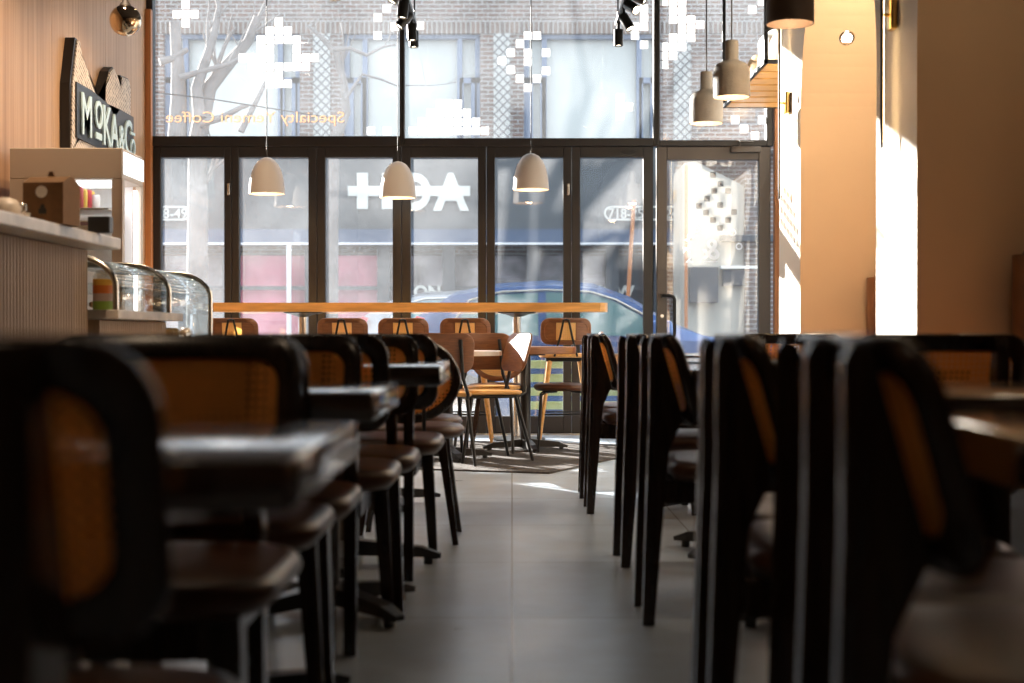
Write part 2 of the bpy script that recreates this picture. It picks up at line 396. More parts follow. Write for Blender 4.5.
def solid_panel(mb, outer, t, fm):
    n = len(outer); e = min(0.006, t * 0.3); V = []
    for w, sh in ((-t / 2, e), (-t / 2 + e, 0), (t / 2 - e, 0), (t / 2, e)):
        row = []
        for u, v in outer:
            L = math.hypot(u, v); k = (L - sh) / L; row.append(mb.bm.verts.new(fm(u * k, v * k, w)))
        V.append(row)
    for a in range(3):
        for i in range(n):
            j = (i + 1) % n; mb.bm.faces.new((V[a][i], V[a][j], V[a + 1][j], V[a + 1][i]))
    for row, w in ((V[0], -t / 2), (V[3], t / 2)):
        prev = row
        for k in (0.66, 0.33):
            cur = [mb.bm.verts.new(fm(u * k, v * k, w)) for u, v in outer]
            for i in range(n):
                j = (i + 1) % n; mb.bm.faces.new((prev[i], prev[j], cur[j], cur[i]))
            prev = cur
        c = mb.bm.verts.new(fm(0, 0, w))
        for i in range(n): mb.bm.faces.new((prev[i], prev[(i + 1) % n], c))
def cane_sheet(name, w, h, inside, fm, mat, parent, step=0.02, t=0.003):
    """woven sheet filling inside(u, v), thin but solid, uv in metres"""
    mb = MB(); bm = mb.bm; uvl = bm.loops.layers.uv.new('UVMap')
    for wz in (-t / 2, t / 2):
        prev = inside; rows = [inside] + [[(u * k, v * k) for u, v in inside] for k in (0.7, 0.4)]
        V = [[(bm.verts.new(fm(u, v, wz)), (u, v)) for u, v in r] for r in rows]
        n = len(inside)
        def face(lst):
            f = bm.faces.new([a[0] for a in lst])
            for lp, a in zip(f.loops, lst): lp[uvl].uv = a[1]
        for a, b in zip(V, V[1:]):
            for i in range(n):
                j = (i + 1) % n; face((a[i], a[j], b[j], b[i]))
        c = (bm.verts.new(fm(0, 0, wz)), (0, 0))
        for i in range(n): face((V[-1][i], V[-1][(i + 1) % n], c))
    return mb.build(name, mat, parent)

def cushion(mb, sx, sy, z0, z1, r, c=(0, 0), e=0.022, crown=0.006):
    outl = [(c[0] + p[0], c[1] + p[1]) for p in rr(sx, sy, r)]
    cx, cy = c; V = []
    prof = [(0.9 * e, z0), (0.25 * e, z0 + 0.25 * (z1 - z0)), (0, (z0 + z1) / 2), (0.2 * e, z1 - 0.25 * (z1 - z0)), (0.55 * e, z1 - 0.08 * (z1 - z0)), (1.3 * e, z1)]
    for sh, z in prof:
        row = []
        for u, v in outl:
            L = math.hypot(u - cx, v - cy); k = (L - sh) / L
            row.append(mb.bm.verts.new(Vector((cx + (u - cx) * k, cy + (v - cy) * k, z))))
        V.append(row)
    n = len(outl)
    for a, b in zip(V, V[1:]):
        for i in range(n):
            j = (i + 1) % n; mb.bm.faces.new((a[i], a[j], b[j], b[i]))
    mb.bm.faces.new(V[0][::-1])
    prev = V[-1]
    cur = [mb.bm.verts.new(Vector((cx + (v.co.x - cx) * 0.5, cy + (v.co.y - cy) * 0.5, z1 + crown))) for v in prev]
    for i in range(n):
        j = (i + 1) % n; mb.bm.faces.new((prev[i], prev[j], cur[j], cur[i]))
    ct = mb.bm.verts.new(Vector((cx, cy, z1 + crown * 1.3)))
    for i in range(n): mb.bm.faces.new((cur[i], cur[(i + 1) % n], ct))

def text_mesh(name, body, size, mat, parent=None, extrude=0.004, align='LEFT', bold=0.0):
    cu = bpy.data.curves.new(name, 'FONT'); cu.body = body; cu.size = size; cu.extrude = extrude; cu.align_x = align; cu.offset = bold
    cu.resolution_u = 4
    t = bpy.data.objects.new(name + '_source', cu); COL.objects.link(t)
    dg = bpy.context.evaluated_depsgraph_get(); me = bpy.data.meshes.new_from_object(t.evaluated_get(dg))
    bpy.data.objects.remove(t); bpy.data.curves.remove(cu)
    me.name = name; me.materials.clear(); me.materials.append(mat)
    o = bpy.data.objects.new(name, me); COL.objects.link(o)
    if parent: o.parent = parent
    return o
def face_out(o, loc): o.location = loc; o.rotation_euler = (PI / 2, 0, PI)      # readable from the street
def face_in(o, loc): o.location = loc; o.rotation_euler = (PI / 2, 0, 0)        # readable from the room

def light(name, kind, loc, energy, col, parent=None, size=0.1, rot=None, spot=None, blend=0.5):
    l = bpy.data.lights.new(name, kind); l.energy = energy; l.color = col
    if kind == 'AREA': l.size = size
    elif kind == 'POINT': l.shadow_soft_size = size
    elif kind == 'SPOT': l.shadow_soft_size = size; l.spot_size = spot; l.spot_blend = blend
    elif kind == 'SUN': l.angle = size
    o = bpy.data.objects.new(name, l); COL.objects.link(o); o.location = loc
    if rot: o.rotation_euler = rot
    if parent: o.parent = parent
    return o

# ================================================================== the room
Y0 = -4.2; CEIL = 3.64; XL = -2.98; XR = 2.2; XP = 1.69
struct(MB().box(XL - 0.15, XR + 0.15, Y0, WY + 0.06, -0.12, 0.0).build('floor', M['floor']))
struct(MB().box(XL - 0.15, XR + 0.15, Y0, WY + 0.06, CEIL, CEIL + 0.12).build('ceiling', M['ceiling']))
struct(MB().box(XL - 0.15, XR + 0.15, Y0 - 0.15, Y0, -0.12, CEIL + 0.12).build('wall_back', M['back_wall']))
# left wall with veneer boards (fine seams)
w = MB(); y = Y0
while y < WY + 0.05:
    y2 = min(y + 1.22, WY + 0.06); w.box(XL - 0.03, XL, y + 0.002, y2 - 0.002, 0.0, CEIL); y = y2
w.box(XL - 0.15, XL - 0.028, Y0, WY + 0.06, -0.12, CEIL)
struct(w.build('wall_left', M['veneer']))
# right wall: a row of arched niches between piers
arches = []
HALF = 0.87; SPR = 2.08; RISE = 0.97
path = [(9.0, 0.0), (9.0, CEIL)]                 # the visible outline of the pier front, from the window towards the room
wr = MB(); e = 9.0; mats_ = []
def addq(mi, *p):
    f_ = wr.bm.faces.new([wr.bm.verts.new(Vector(q)) for q in p]); f_.material_index = mi
addq(0, (XP, 9.0, 0), (XR, 9.0, 0), (XR, 9.0, CEIL), (XP, 9.0, CEIL))
while e > Y0 + 0.5:
    far = max(e - 0.66, Y0); near = max(far - 2 * HALF, Y0)
    addq(0, (XP, far, 0), (XP, e, 0), (XP, e, CEIL), (XP, far, CEIL))
    if far - near < 1.7:
        addq(0, (XP, Y0, 0), (XP, far, 0), (XP, far, CEIL), (XP, Y0, CEIL)); break
    arches.append((near, far)); cx = (far + near) / 2; N_ = 40
    pts = [(far, 0.0)] + [(cx + HALF * math.cos(PI * i / N_), SPR + RISE * math.sin(PI * i / N_)) for i in range(N_ + 1)] + [(near, 0.0)]
    for (ya, za), (yb, zb_) in zip(pts, pts[1:]):
        addq(1, (XP, ya, za), (XR, ya, za), (XR, yb, zb_), (XP, yb, zb_))
        if ya != yb: addq(0, (XP, ya, za), (XP, ya, CEIL), (XP, yb, CEIL), (XP, yb, zb_))
    e = near
nb = len(wr.bm.faces)
wr.box(XR, XR + 0.15, Y0, 9.0, -0.12, CEIL)
wr.bm.faces.ensure_lookup_table()
for f_ in list(wr.bm.faces)[nb:]: f_.material_index = 1
wr.box(XR, XR + 0.15, 9.0, WY + 0.06, -0.12, CEIL)
o = struct(wr.build('wall_right', None, mats=[M['white_plaster'], M['tan_plaster']]))
struct(MB().box(2.135, XR, WY - 0.10, WY - 0.02, 0, CEIL, 0.004).build('trim_1', M['trim_wood']))
struct(MB().box(XL, XL + 0.05, WY - 0.10, WY - 0.02, 0, 3.46, 0.004).build('trim_2', M['trim_wood']))

# ---- shop front: fixed panes above, six folding leaves and a door below
wx = lambda px: X(px, WY)
wz = lambda py: Z(py, WY)
TOPZ = CEIL
def frame_piece(mb, x0, x1, z0, z1, dep=0.10, y=WY): mb.box(x0, x1, y - dep / 2, y + dep / 2, z0, z1, 0.004, 1)
uw = [(150, 405), (402, 656), (656, 768)]
panes_up = [(154.5, 400), (405, 653), (659, 765.5)]
BOT_UP = [wz(137), wz(139), wz(141)]
pix = [[(186,5),(186,14.5),(177,14.5),(195,14.5),(186,23.5),(279,22),(270,31),(279,31),(288,31)]
       + [(x, 40) for x in (261,270,279,288,297)] + [(261,49),(270,49),(297,49)] + [(x,58) for x in (252,261,270,297,306,315)]
       + [(x,67) for x in (261,270,279,288,297,306)] + [(270,76),(279,76),(270,84),(279,84),(288,84),(243,58),(252,67)]
       + [(387,9),(378,18),(395,27),(378,36),(395,1),(371,131),(387,131)],
       [(420,26)] + [(x,104) for x in (440,449,458)] + [(x,113) for x in (431,440,449,458,467)] + [(x,122) for x in (422,431,440,449,458,467,476)]
       + [(x,131) for x in (413,422,431,440,449,458,467,476,485)]
       + [(528,36),(520,44),(511,53),(502,61),(511,70),(520,79),(528,88),(537,79),(546,71),(546,53),(528,53),(528,62),(537,36)]
       + [(644,9),(644,18),(644,27),(635,36),(644,45),(635,27),(620,98),(620,107),(629,107),(620,116)],
       [(664,2),(673,2),(682,2),(673,11),(682,11),(673,20),(682,20),(691,20),(682,29),(691,29),(673,38),(682,38),(691,38),(664,47),(673,47),(682,47),(664,56),(673,56),(664,65),(700,25),
        (735,120),(744,129),(755,136),(762,120),(752,10),(762,2)]]
for i in range(3):
    p0, p1 = panes_up[i]
    x0, x1 = wx(p0), wx(p1); zb = BOT_UP[i]
    fr = MB(); m_ = 0.02
    fx0 = wx(147) if i == 0 else wx((panes_up[i - 1][1] + p0) / 2); fx1 = wx(772) if i == 2 else wx((p1 + panes_up[i + 1][0]) / 2)
    frame_piece(fr, fx0, x0, wz(147), TOPZ); frame_piece(fr, x1, fx1, wz(147), TOPZ)
    frame_piece(fr, x0, x1, wz(147), zb); frame_piece(fr, x0, x1, TOPZ - 0.05, TOPZ)
    f = struct(fr.build('window_%d' % (i + 1), M['frame_metal']))
    MB().box(x0, x1, WY - 0.004, WY + 0.004, zb, TOPZ - 0.05).build('pane', M['glass_up'], f)
    dm = MB(); hw = 3.95 * WY / F
    for (px, py) in pix[i]:
        cx, cz = wx(px), wz(py); dm.box(cx - hw, cx + hw, WY + 0.0045, WY + 0.0065, cz - hw, cz + hw)
    dm.build('pixel_decals', M['decal'], f)
    if i == 0:
        t = text_mesh('window_lettering', 'Specialty Yemeni Coffee', 0.128, m_vinyl('letter_orange', (0.85, 0.66, 0.52), 0.45), f, 0.001)
        w_ = t.dimensions.x if t.dimensions.x else 1.45
        face_out(t, (wx(345), WY + 0.006, wz(122.5)))
        t.scale = ((wx(345) - wx(166)) / max(0.2, max(v.co.x for v in t.data.vertices)), 1, 1)

def leaf(idx, o0, o1, g0, g1, gt=158, gb=416, mat='frame_metal', glass='glass_low'):
    fr = MB()
    zt, zb = wz(147) - 0.003, 0.012
    frame_piece(fr, wx(o0) + 0.002, wx(g0), zb, zt, 0.07); frame_piece(fr, wx(g1), wx(o1) - 0.002, zb, zt, 0.07)
    frame_piece(fr, wx(g0), wx(g1), wz(gt), zt, 0.07); frame_piece(fr, wx(g0), wx(g1), zb, wz(gb), 0.07)
    f = struct(fr.build('door_%d' % idx, M[mat]))
    MB().box(wx(g0), wx(g1), WY - 0.004, WY + 0.004, wz(gb), wz(gt)).build('pane', M[glass], f)
    return f
ob = [150, 232.5, 317.5, 402, 486.5, 571.5, 653]
gl = [(162, 225), (240, 309), (326, 393), (411, 478), (495, 563), (580, 643)]
for i in range(6):
    f = leaf(i + 1, ob[i], ob[i + 1], *gl[i])
    if i in (0, 4):
        MB().box(wx(gl[i][1]) + 0.03, wx(gl[i][1]) + 0.05, WY - 0.055, WY - 0.03, wz(196), wz(184), 0.004).build('latch', M['steel'], f)
    if i == 5:
        MB().lathe([(0.0, 0.0), (0.055, 0.0), (0.055, 0.012), (0, 0.014)], (wx(628), WY - 0.05, wz(153)), 20, 1.2, 0.35, 'Y').build('top_latch', M['black_metal'], f)
f = leaf(7, 656, 770, 666.5, 758, 160.5, 416, 'door_metal', 'glass_door')
hx = wx(673)
MB().tube([(wx(662), WY - 0.035, wz(296)), (wx(662), WY - 0.10, wz(296)), (wx(668), WY - 0.115, wz(296)), (hx - .01, WY - 0.115, wz(297)), (hx, WY - 0.115, wz(300)),
           (hx, WY - 0.115, wz(334)), (hx - .01, WY - 0.115, wz(338)), (wx(666), WY - 0.115, wz(339)), (wx(662), WY - 0.10, wz(339)), (wx(662), WY - 0.035, wz(339))], 0.014, 10).build('door_handle', M['black_metal'], f, 40)
MB().lathe([(0, 0), (0.014, 0), (0.014, 0.01), (0.006, 0.012), (0, 0.012)], (wx(661.5), WY - 0.046, wz(316)), 16, axis='Y').build('lock', M['steel'], f)
cl = MB(); cl.box(wx(729), wx(759), WY - 0.11, WY - 0.036, wz(154), wz(148), 0.006); cl.tube([(wx(738), WY - 0.08, wz(147.5)), (wx(738), WY - 0.08, wz(143)), (wx(752), WY - 0.06, wz(143))], 0.008, 8)
cl.build('door_closer', M['door_metal'], f, 40)
dm = MB(); hw = 0.024
for px, py in [(713,175),(720.5,184),(714,191),(728,191),(707,198.6),(699,206),(720,205),(706,212.6),(734,212),(713,220),(728,220),(720,228)]:
    cx, cz = wx(px), wz(py); dm.box(cx - hw, cx + hw, WY + 0.0045, WY + 0.006, cz - hw, cz + hw)
dm.build('pixel_decals', pbr('blue_vinyl', (0.10, 0.13, 0.18), 0.6), f)
lg = text_mesh('logo_mark', '&', 0.24, M['decal'], f, 0.001, 'CENTER', 0.004); face_out(lg, (wx(711), WY + 0.006, wz(259)))
MB().box(wx(704), wx(718), WY + 0.0045, WY + 0.0065, wz(262.5), wz(261)).build('logo_underline', M['decal'], f)
for ch, a in (('M', 155), ('O', 128), ('K', 180), ('A', 205), ('C', 40), ('O', 8)):
    t = text_mesh('logo_letter', ch, 0.075, M['decal'], f, 0.001, 'CENTER', 0.003)
    R = 0.19; cx = wx(713) + R * math.cos(math.radians(a)); cz = wz(250) + R * math.sin(math.radians(a))
    t.matrix_world = Matrix.Translation((cx, WY + 0.006, cz)) @ Matrix.Rotation(PI, 4, 'Z') @ Matrix.Rotation(PI / 2, 4, 'X') @ Matrix.Rotation(-math.radians(a - 90) * 1.0, 4, 'Z')
    t.parent = f
struct(MB().box(wx(147), wx(772), WY - 0.06, WY + 0.06, 0.0, 0.011).build('trim_3', M['steel']))

# ================================================================== dark cane chairs
def make_chair():
    t = thing('cane_chair', 'x', 'chair')
    W_, H_ = 0.46, 0.262; zc = 0.828 - H_ / 2
    def fm(u, v, w):
        return Vector((0.068 - v * 0.27 + 0.040 * (u / 0.23) ** 2 + w, u, zc + v))
    pm = MB(); outer = rr(W_, H_, 0.062); inner = ring_panel(pm, outer, 0.043, 0.022, fm)
    b = pm.build('backrest', M['dark_wood'], t, 50)
    cane_sheet('cane_panel', W_, H_, [(u * 1.02, v * 1.02) for u, v in inner], fm, M['cane'], b)
    for s in (-1, 1):
        y0 = s * 0.138
        prof = [(-0.016, 0), (0.018, 0), (0.050, 0.40), (0.060, 0.50), (0.096, 0.58), (0.090, 0.62), (0.05, 0.76), (0.036, 0.812), (0.014, 0.82), (0.004, 0.80), (0.003, 0.6), (-0.003, 0.42)]
        MB().prism(prof, y0 - 0.016, y0 + 0.016, 'XZ').build('rear_leg', M['dark_wood'], t)
    sm = MB(); cushion(sm, 0.46, 0.485, 0.412, 0.468, 0.12, (0.29, 0), 0.026)
    sm.build('seat', M['leather'], t, 60)
    fr = MB(); fr.box(0.05, 0.47, 0.125, 0.16, 0.345, 0.412, 0.004, 1); fr.box(0.05, 0.47, -0.16, -0.125, 0.345, 0.412, 0.004, 1)
    fr.box(0.435, 0.47, -0.126, 0.126, 0.345, 0.412, 0.004, 1); fr.box(0.04, 0.075, -0.126, 0.126, 0.345, 0.412, 0.004, 1)
    fr.build('seat_frame', M['dark_wood'], t)
    for s in (-1, 1):
        MB().bar((0.45, s * 0.172, 0.412), (0.475, s * 0.196, 0.0), 0.046, 0.03, 0.046, 0.03).build('front_leg', M['dark_wood'], t)
    return t
CH = Proto(make_chair())
AWAY, NEARW, RIGHTW = PI / 2, -PI / 2, 0.0       # faces the window / the camera / the right wall
def chair_left(edge, d, face, label, dr=0.0):
    # edge: x of the right edge of the backrest
    CH.put((edge - 0.23, d, 0), (AWAY if face == 'w' else NEARW) + dr, label, 'dark cane-backed chairs')
chair_left(-0.284, 1.06, 'w', 'dark cane-backed chair closest to the lens on the left, back turned to us')
chair_left(-0.365, 2.56, 'c', 'dark cane-backed chair behind the front left table, facing us')
chair_left(-0.385, 2.60, 'w', 'dark cane-backed chair tucked back to back behind the chair of the front left table')
chair_left(-0.372, 3.60, 'c', 'dark cane-backed chair at the window side of the second left table')
chair_left(-0.325, 3.66, 'w', 'dark cane-backed chair pulled to the third left table, seen as a dark rim')
chair_left(-0.302, 4.70, 'c', 'dark cane-backed chair on the window side of the third left table')
chair_left(-0.255, 4.76, 'w', 'dark cane-backed chair just before the round-backed chair in the left row')
for d, lab, dr, xx in ((7.27, 'farthest dark cane chair of the right aisle row, by the rug', -0.02, 0.357),
                       (6.66, 'second farthest dark cane chair of the right aisle row', 0.0, 0.358),
                       (5.17, 'dark cane chair third from the window in the right aisle row', 0.03, 0.396),
                       (4.18, 'dark cane chair standing alone mid way along the right aisle row', 0.0, 0.386),
                       (3.02, 'dark cane chair peeking out behind the nearest trio on the right aisle', -0.03, 0.408),
                       (2.57, 'dark cane chair at the far end of the nearest right trio', -0.05, 0.352),
                       (2.10, 'dark cane chair in the middle of the nearest right trio', -0.05, 0.405),
                       (1.70, 'dark cane chair closest to the lens in the right aisle row', -0.06, 0.366)):
    CH.put((xx, d, 0), RIGHTW + dr, lab, 'dark cane-backed chairs')
CH.put((1.09, 3.55, 0), AWAY, 'dark cane chair at the right table end, wide cane back above the table top', 'dark cane-backed chairs')
CH.put((1.19, 5.98, 0), AWAY, 'dark cane chair farther off at a right table end, by the bright pier', 'dark cane-backed chairs')

# ================================================================== dining tables
def make_table(name, w, dpt, hT, th, rot45, r=None, top_mat='table_wood', arms=0.33):
    t = thing(name, 'x', 'table')
    tm = MB()
    if r: tm.lathe([(0, hT - th), (r - 0.004, hT - th), (r, hT - th + 0.004), (r, hT - 0.004), (r - 0.004, hT), (0, hT)], (0, 0, 0), 48)
    else: tm.box(-w / 2, w / 2, -dpt / 2, dpt / 2, hT - th, hT, 0.005, 2)
    tm.build('table_top', M[top_mat], t, 40)
    MB().lathe([(0.14, hT - th - 0.012), (0.14, hT - th), (0.036, hT - th)], n=24).build('mount_plate', M['cast_iron'], t)
    MB().lathe([(0, 0.05), (0.05, 0.05), (0.036, 0.10), (0.036, hT - th - 0.005), (0, hT - th - 0.005)], n=20).build('column', M['cast_iron'], t, 40)
    bm_ = MB()
    for k in range(4):
        a = k * PI / 2 + rot45
        c, s = math.cos(a), math.sin(a)
        bm_.bar((c * 0.02, s * 0.02, 0.062), (c * arms * 0.8, s * arms * 0.8, 0.045), 0.06, 0.05, 0.055, 0.035)
        bm_.bar((c * arms * 0.78, s * arms * 0.78, 0.045), (c * arms, s * arms, 0.030), 0.05, 0.034, 0.035, 0.016)
        bm_.lathe([(0, 0), (0.016, 0), (0.016, 0.03), (0, 0.03)], (c * arms * 0.86, s * arms * 0.86, 0), 12)
    bm_.build('cross_base', M['cast_iron'], t)
    return t
def put_table(src, loc, lab, group, rz=0): return src.put(loc, rz, lab, group)
def table(xr, n, f_, hT, lab, group, w=0.70, rot=PI / 4, th=0.055, left=True):
    t = make_table('dining_table', w, f_ - n, hT, th, rot)
    t.location = ((xr - w / 2) if left else (xr + w / 2), (n + f_) / 2, 0); t['label'] = lab; t['group'] = group
GL = 'dark dining tables on the left'; GR = 'dark dining tables on the right'
table(-0.232, 1.47, 2.12, CZ - 0.132, 'dark wooden dining table nearest the lens on the left, blurred', GL)
table(-0.268, 2.74, 3.36, CZ - 0.116, 'second dark dining table back on the left of the aisle', GL)
table(-0.197, 3.93, 4.50, CZ - 0.092, 'third dark dining table on the left, its lit end near the round-backed chair', GL)
table(-0.235, 4.84, 5.38, CZ - 0.10, 'fourth dark dining table on the left, mostly hidden by chairs', GL, rot=0)
table(-0.30, 6.55, 7.15, CZ - 0.12, 'last dark dining table on the left, cast base showing before the rug', GL, rot=0.5)
table(0.50, 1.12, 1.76, CZ - 0.10, 'dark dining table nearest the lens on the right, edge catching light', GR, 0.75, left=False)
table(0.50, 2.28, 2.95, CZ - 0.10, 'second dark dining table on the right, a dark band behind the nearest', GR, 0.75, left=False)
table(0.50, 3.88, 4.55, CZ - 0.10, 'third dark dining table on the right, before the lone aisle chair', GR, 0.75, left=False)
table(0.50, 4.95, 5.68, CZ - 0.10, 'fourth dark dining table on the right, iron foot showing under it', GR, 0.75, left=False)
table(0.50, 6.38, 7.15, CZ - 0.10, 'farthest dark dining table on the right, near the bright pier', GR, 0.75, left=False)

# round-backed cane chairs
def make_round_chair(cane='cane', wood='dark_wood'):
    t = thing('round_back_chair', 'x', 'chair')
    zc = 0.645
    def fm(u, v, w): return Vector((0.02 - v * 0.16 + 0.05 * (u / 0.2) ** 2 + w, u, zc + v))
    pm = MB(); inner = ring_panel(pm, ell(0.42, 0.34, 44), 0.036, 0.03, fm)
    b = pm.build('backrest', M[wood], t, 50)
    cane_sheet('cane_panel', .4, .3, [(u * 1.03, v * 1.03) for u, v in inner], fm, M[cane], b)
    for s in (-1, 1):
        MB().tube([(0.0, s * 0.07, 0.66), (-0.015, s * 0.07, 0.56), (0.0, s * 0.07, 0.44), (0.06, s * 0.07, 0.41), (0.15, s * 0.07, 0.408)], 0.008, 8).build('back_rod', M['black_metal'], t, 50)
    sm = MB(); cushion(sm, 0.42, 0.44, 0.412, 0.465, 0.19, (0.24, 0), 0.03); sm.build('seat', M['leather'], t, 60)
    for sx in (-1, 1):
        for s in (-1, 1):
            MB().bar((0.24 + sx * 0.12, s * 0.13, 0.412), (0.24 + sx * 0.19, s * 0.19, 0), 0.036, 0.022).build('leg', M['dark_wood'], t)
    return t
RC = Proto(make_round_chair())
RC.put((-0.41, 5.50, 0), AWAY, 'round-backed cane chair on the left with a slim metal rod up its back', 'round-backed chairs')
RC.put((-0.44, 6.08, 0), AWAY, 'round-backed chair hidden behind the other, only its seat edge showing', 'round-backed chairs')

# ================================================================== high bar, stools, small tables by the window
t = thing('window_bar', 'long high bar table with a thick orange wood top along the folding windows', 'bar table', (0, 0, 0))
bx0, bx1 = -2.31, 0.735
pl = [(bx0 + 0.03, 10.88)] + [(bx1 - 0.06, 10.88), (bx1 - 0.02, 10.90), (bx1, 10.94), (bx1, 11.20), (bx1 - 0.02, 11.24), (bx1 - 0.06, 11.26), (bx0 + 0.03, 11.26), (bx0, 11.22), (bx0, 10.92)]
MB().prism(pl, 0.993, 1.062, 'XY').build('bar_top', M['orange_wood'], t)
for px in (303, 517):
    x = X(px, 11.07); c = (x, 11.07, 0)
    MB().lathe([(0.035, 0.955), (0.09, 0.975), (0.15, 0.985), (0.15, 0.993), (0, 0.993)], c, 28).build('flange', M['black_metal'], t, 40)
    MB().lathe([(0, 0.02), (0.034, 0.02), (0.034, 0.98), (0, 0.98)], c, 20).build('post', M['steel'], t, 40)
    MB().lathe([(0, 0.0), (0.22, 0.0), (0.22, 0.012), (0.05, 0.03), (0, 0.03)], c, 32).build('foot_plate', M['black_metal'], t, 40)
def make_stool():
    t = thing('bar_stool', 'x', 'bar stool')
    zc = 0.842
    def fm(u, v, w): return Vector((-0.005 - v * 0.2 + 0.05 * (u / 0.2) ** 2 + w, u, zc + v))
    pm = MB(); inner = ring_panel(pm, rr(0.38, 0.20, 0.065), 0.035, 0.018, fm)
    b = pm.build('backrest', M['ply_wood'], t, 50)
    # plywood sides around a small cane window
    def fm2(u, v, w): return fm(u, v, w)
    for s in (-1, 1):
        m2 = MB(); hw = 0.052
        prof = rr(2 * hw, 0.15, 0.01, 2)
        solid_panel(m2, prof, 0.012, lambda u, v, w, s=s: fm(u + s * 0.125, v, w)); m2.build('side_panel', M['ply_wood'], b, 50)
    cane_sheet('cane_panel', .2, .14, [(u * 1.0, v) for u, v in rr(0.19, 0.145, 0.02, 3)], fm, M['cane_light'], b)
    MB().tube([(0.02, -0.085, 0.655), (-0.028, -0.045, 0.80), (-0.045, -0.02, 0.925), (-0.046, 0.0, 0.93), (-0.045, 0.02, 0.925), (-0.028, 0.045, 0.80), (0.02, 0.085, 0.655)], 0.0085, 8).build('back_bracket', M['black_metal'], t, 50)
    sm = MB(); cushion(sm, 0.38, 0.40, 0.645, 0.675, 0.15, (0.2, 0), 0.012, 0.002); sm.build('seat', M['orange_wood'], t, 60)
    MB().box(0.06, 0.34, -0.15, 0.15, 0.615, 0.645, 0.01).build('seat_plate', M['black_metal'], t)
    for sx in (-1, 1):
        for s in (-1, 1):
            MB().tube([(0.2 + sx * 0.12, s * 0.12, 0.62), (0.2 + sx * 0.2, s * 0.2, 0.0)], [0.021, 0.012], 12).build('leg', M['orange_wood'], t, 50)
    q = 0.173; q2 = q
    MB().tube([(0.2 - q, -q, .22), (0.2 + q, -q, .22), (0.2 + q, q, .22), (0.2 - q, q, .22), (0.2 - q, -q, .22)], 0.008, 8).build('foot_rail', M['black_metal'], t, 50)
    return t
ST = Proto(make_stool())
for px, lab in ((232, 'bar stool at the left end of the orange bar, beside the pastry case'), (342, 'bar stool second from the pastry case, back to us'),
                (403, 'bar stool in the middle of the five along the orange bar'), (465, 'bar stool behind the small round tables, second from the door'),
                (566, 'bar stool nearest the door at the right end of the orange bar')):
    ST.put((X(px, 10.62), 10.62, 0), AWAY, lab, 'bar stools at the window bar')

sm1 = make_table('cafe_table', 0, 0, 0.715, 0.032, 0.35, r=0.355, top_mat='stone', arms=0.30)
sm1.location = (-0.42, 9.25, 0); sm1['label'] = 'small round cafe table with a pale top, left one of the two near the rug'; sm1['group'] = 'small round cafe tables'
sm2 = make_table('cafe_table', 0, 0, 0.735, 0.05, 0.2, r=0.355, top_mat='ply_wood', arms=0.30)
sm2.location = (0.095, 9.98, 0); sm2['label'] = 'small round cafe table with a brown wooden top on a black column before the bar'; sm2['group'] = 'small round cafe tables'

def make_metal_chair():
    t = thing('metal_chair', 'x', 'chair')
    def fm(u, v, w): return Vector((-0.01 - v * 0.28 + 0.012 * (u / 0.2) ** 2 + w, u, 0.705 + v))
    pm = MB(); solid_panel(pm, rr(0.40, 0.25, 0.075), 0.014, fm); pm.build('backrest', M['ply_wood'], t, 50)
    for s in (-1, 1):
        MB().tube([(0.42, s * 0.17, 0.425), (0.06, s * 0.17, 0.425), (0.01, s * 0.165, 0.45), (-0.0, s * 0.13, 0.55), (-0.04, s * 0.11, 0.79)], 0.0115, 10).build('back_support', M['black_metal'], t, 50)
    sm = MB(); cushion(sm, 0.40, 0.41, 0.437, 0.462, 0.08, (0.22, 0), 0.010, 0.002); sm.build('seat', M['orange_wood'], t, 60)
    for s in (-1, 1):
        MB().tube([(0.38, s * 0.17, 0.425), (0.46, s * 0.205, 0)], [0.0125, 0.010], 10).build('front_leg', M['black_metal'], t, 50)
        MB().tube([(0.08, s * 0.17, 0.425), (-0.03, s * 0.205, 0)], [0.0125, 0.010], 10).build('rear_leg', M['black_metal'], t, 50)
    return t
MC = Proto(make_metal_chair())
MC.put((0.03, 9.30, 0), PI + 0.40, 'metal-legged chair seen side on, its wooden back glaring white in the sun', 'metal-legged chairs')
MC.put((-0.19, 9.68, 0), AWAY - 0.15, 'metal-legged chair with a brown curved back behind the left cafe table', 'metal-legged chairs')
MC.put((-0.43, 8.72, 0), AWAY + 0.2, 'metal-legged chair mostly hidden behind the round-backed chair', 'metal-legged chairs')
rc2 = make_round_chair('cane_light', 'ply_wood')
rc2.location = (-0.10, 10.52, 0); rc2.rotation_euler = (0, 0, NEARW); rc2['label'] = 'round-backed chair in light cane by the brown cafe table'; rc2['group'] = 'round-backed chairs'
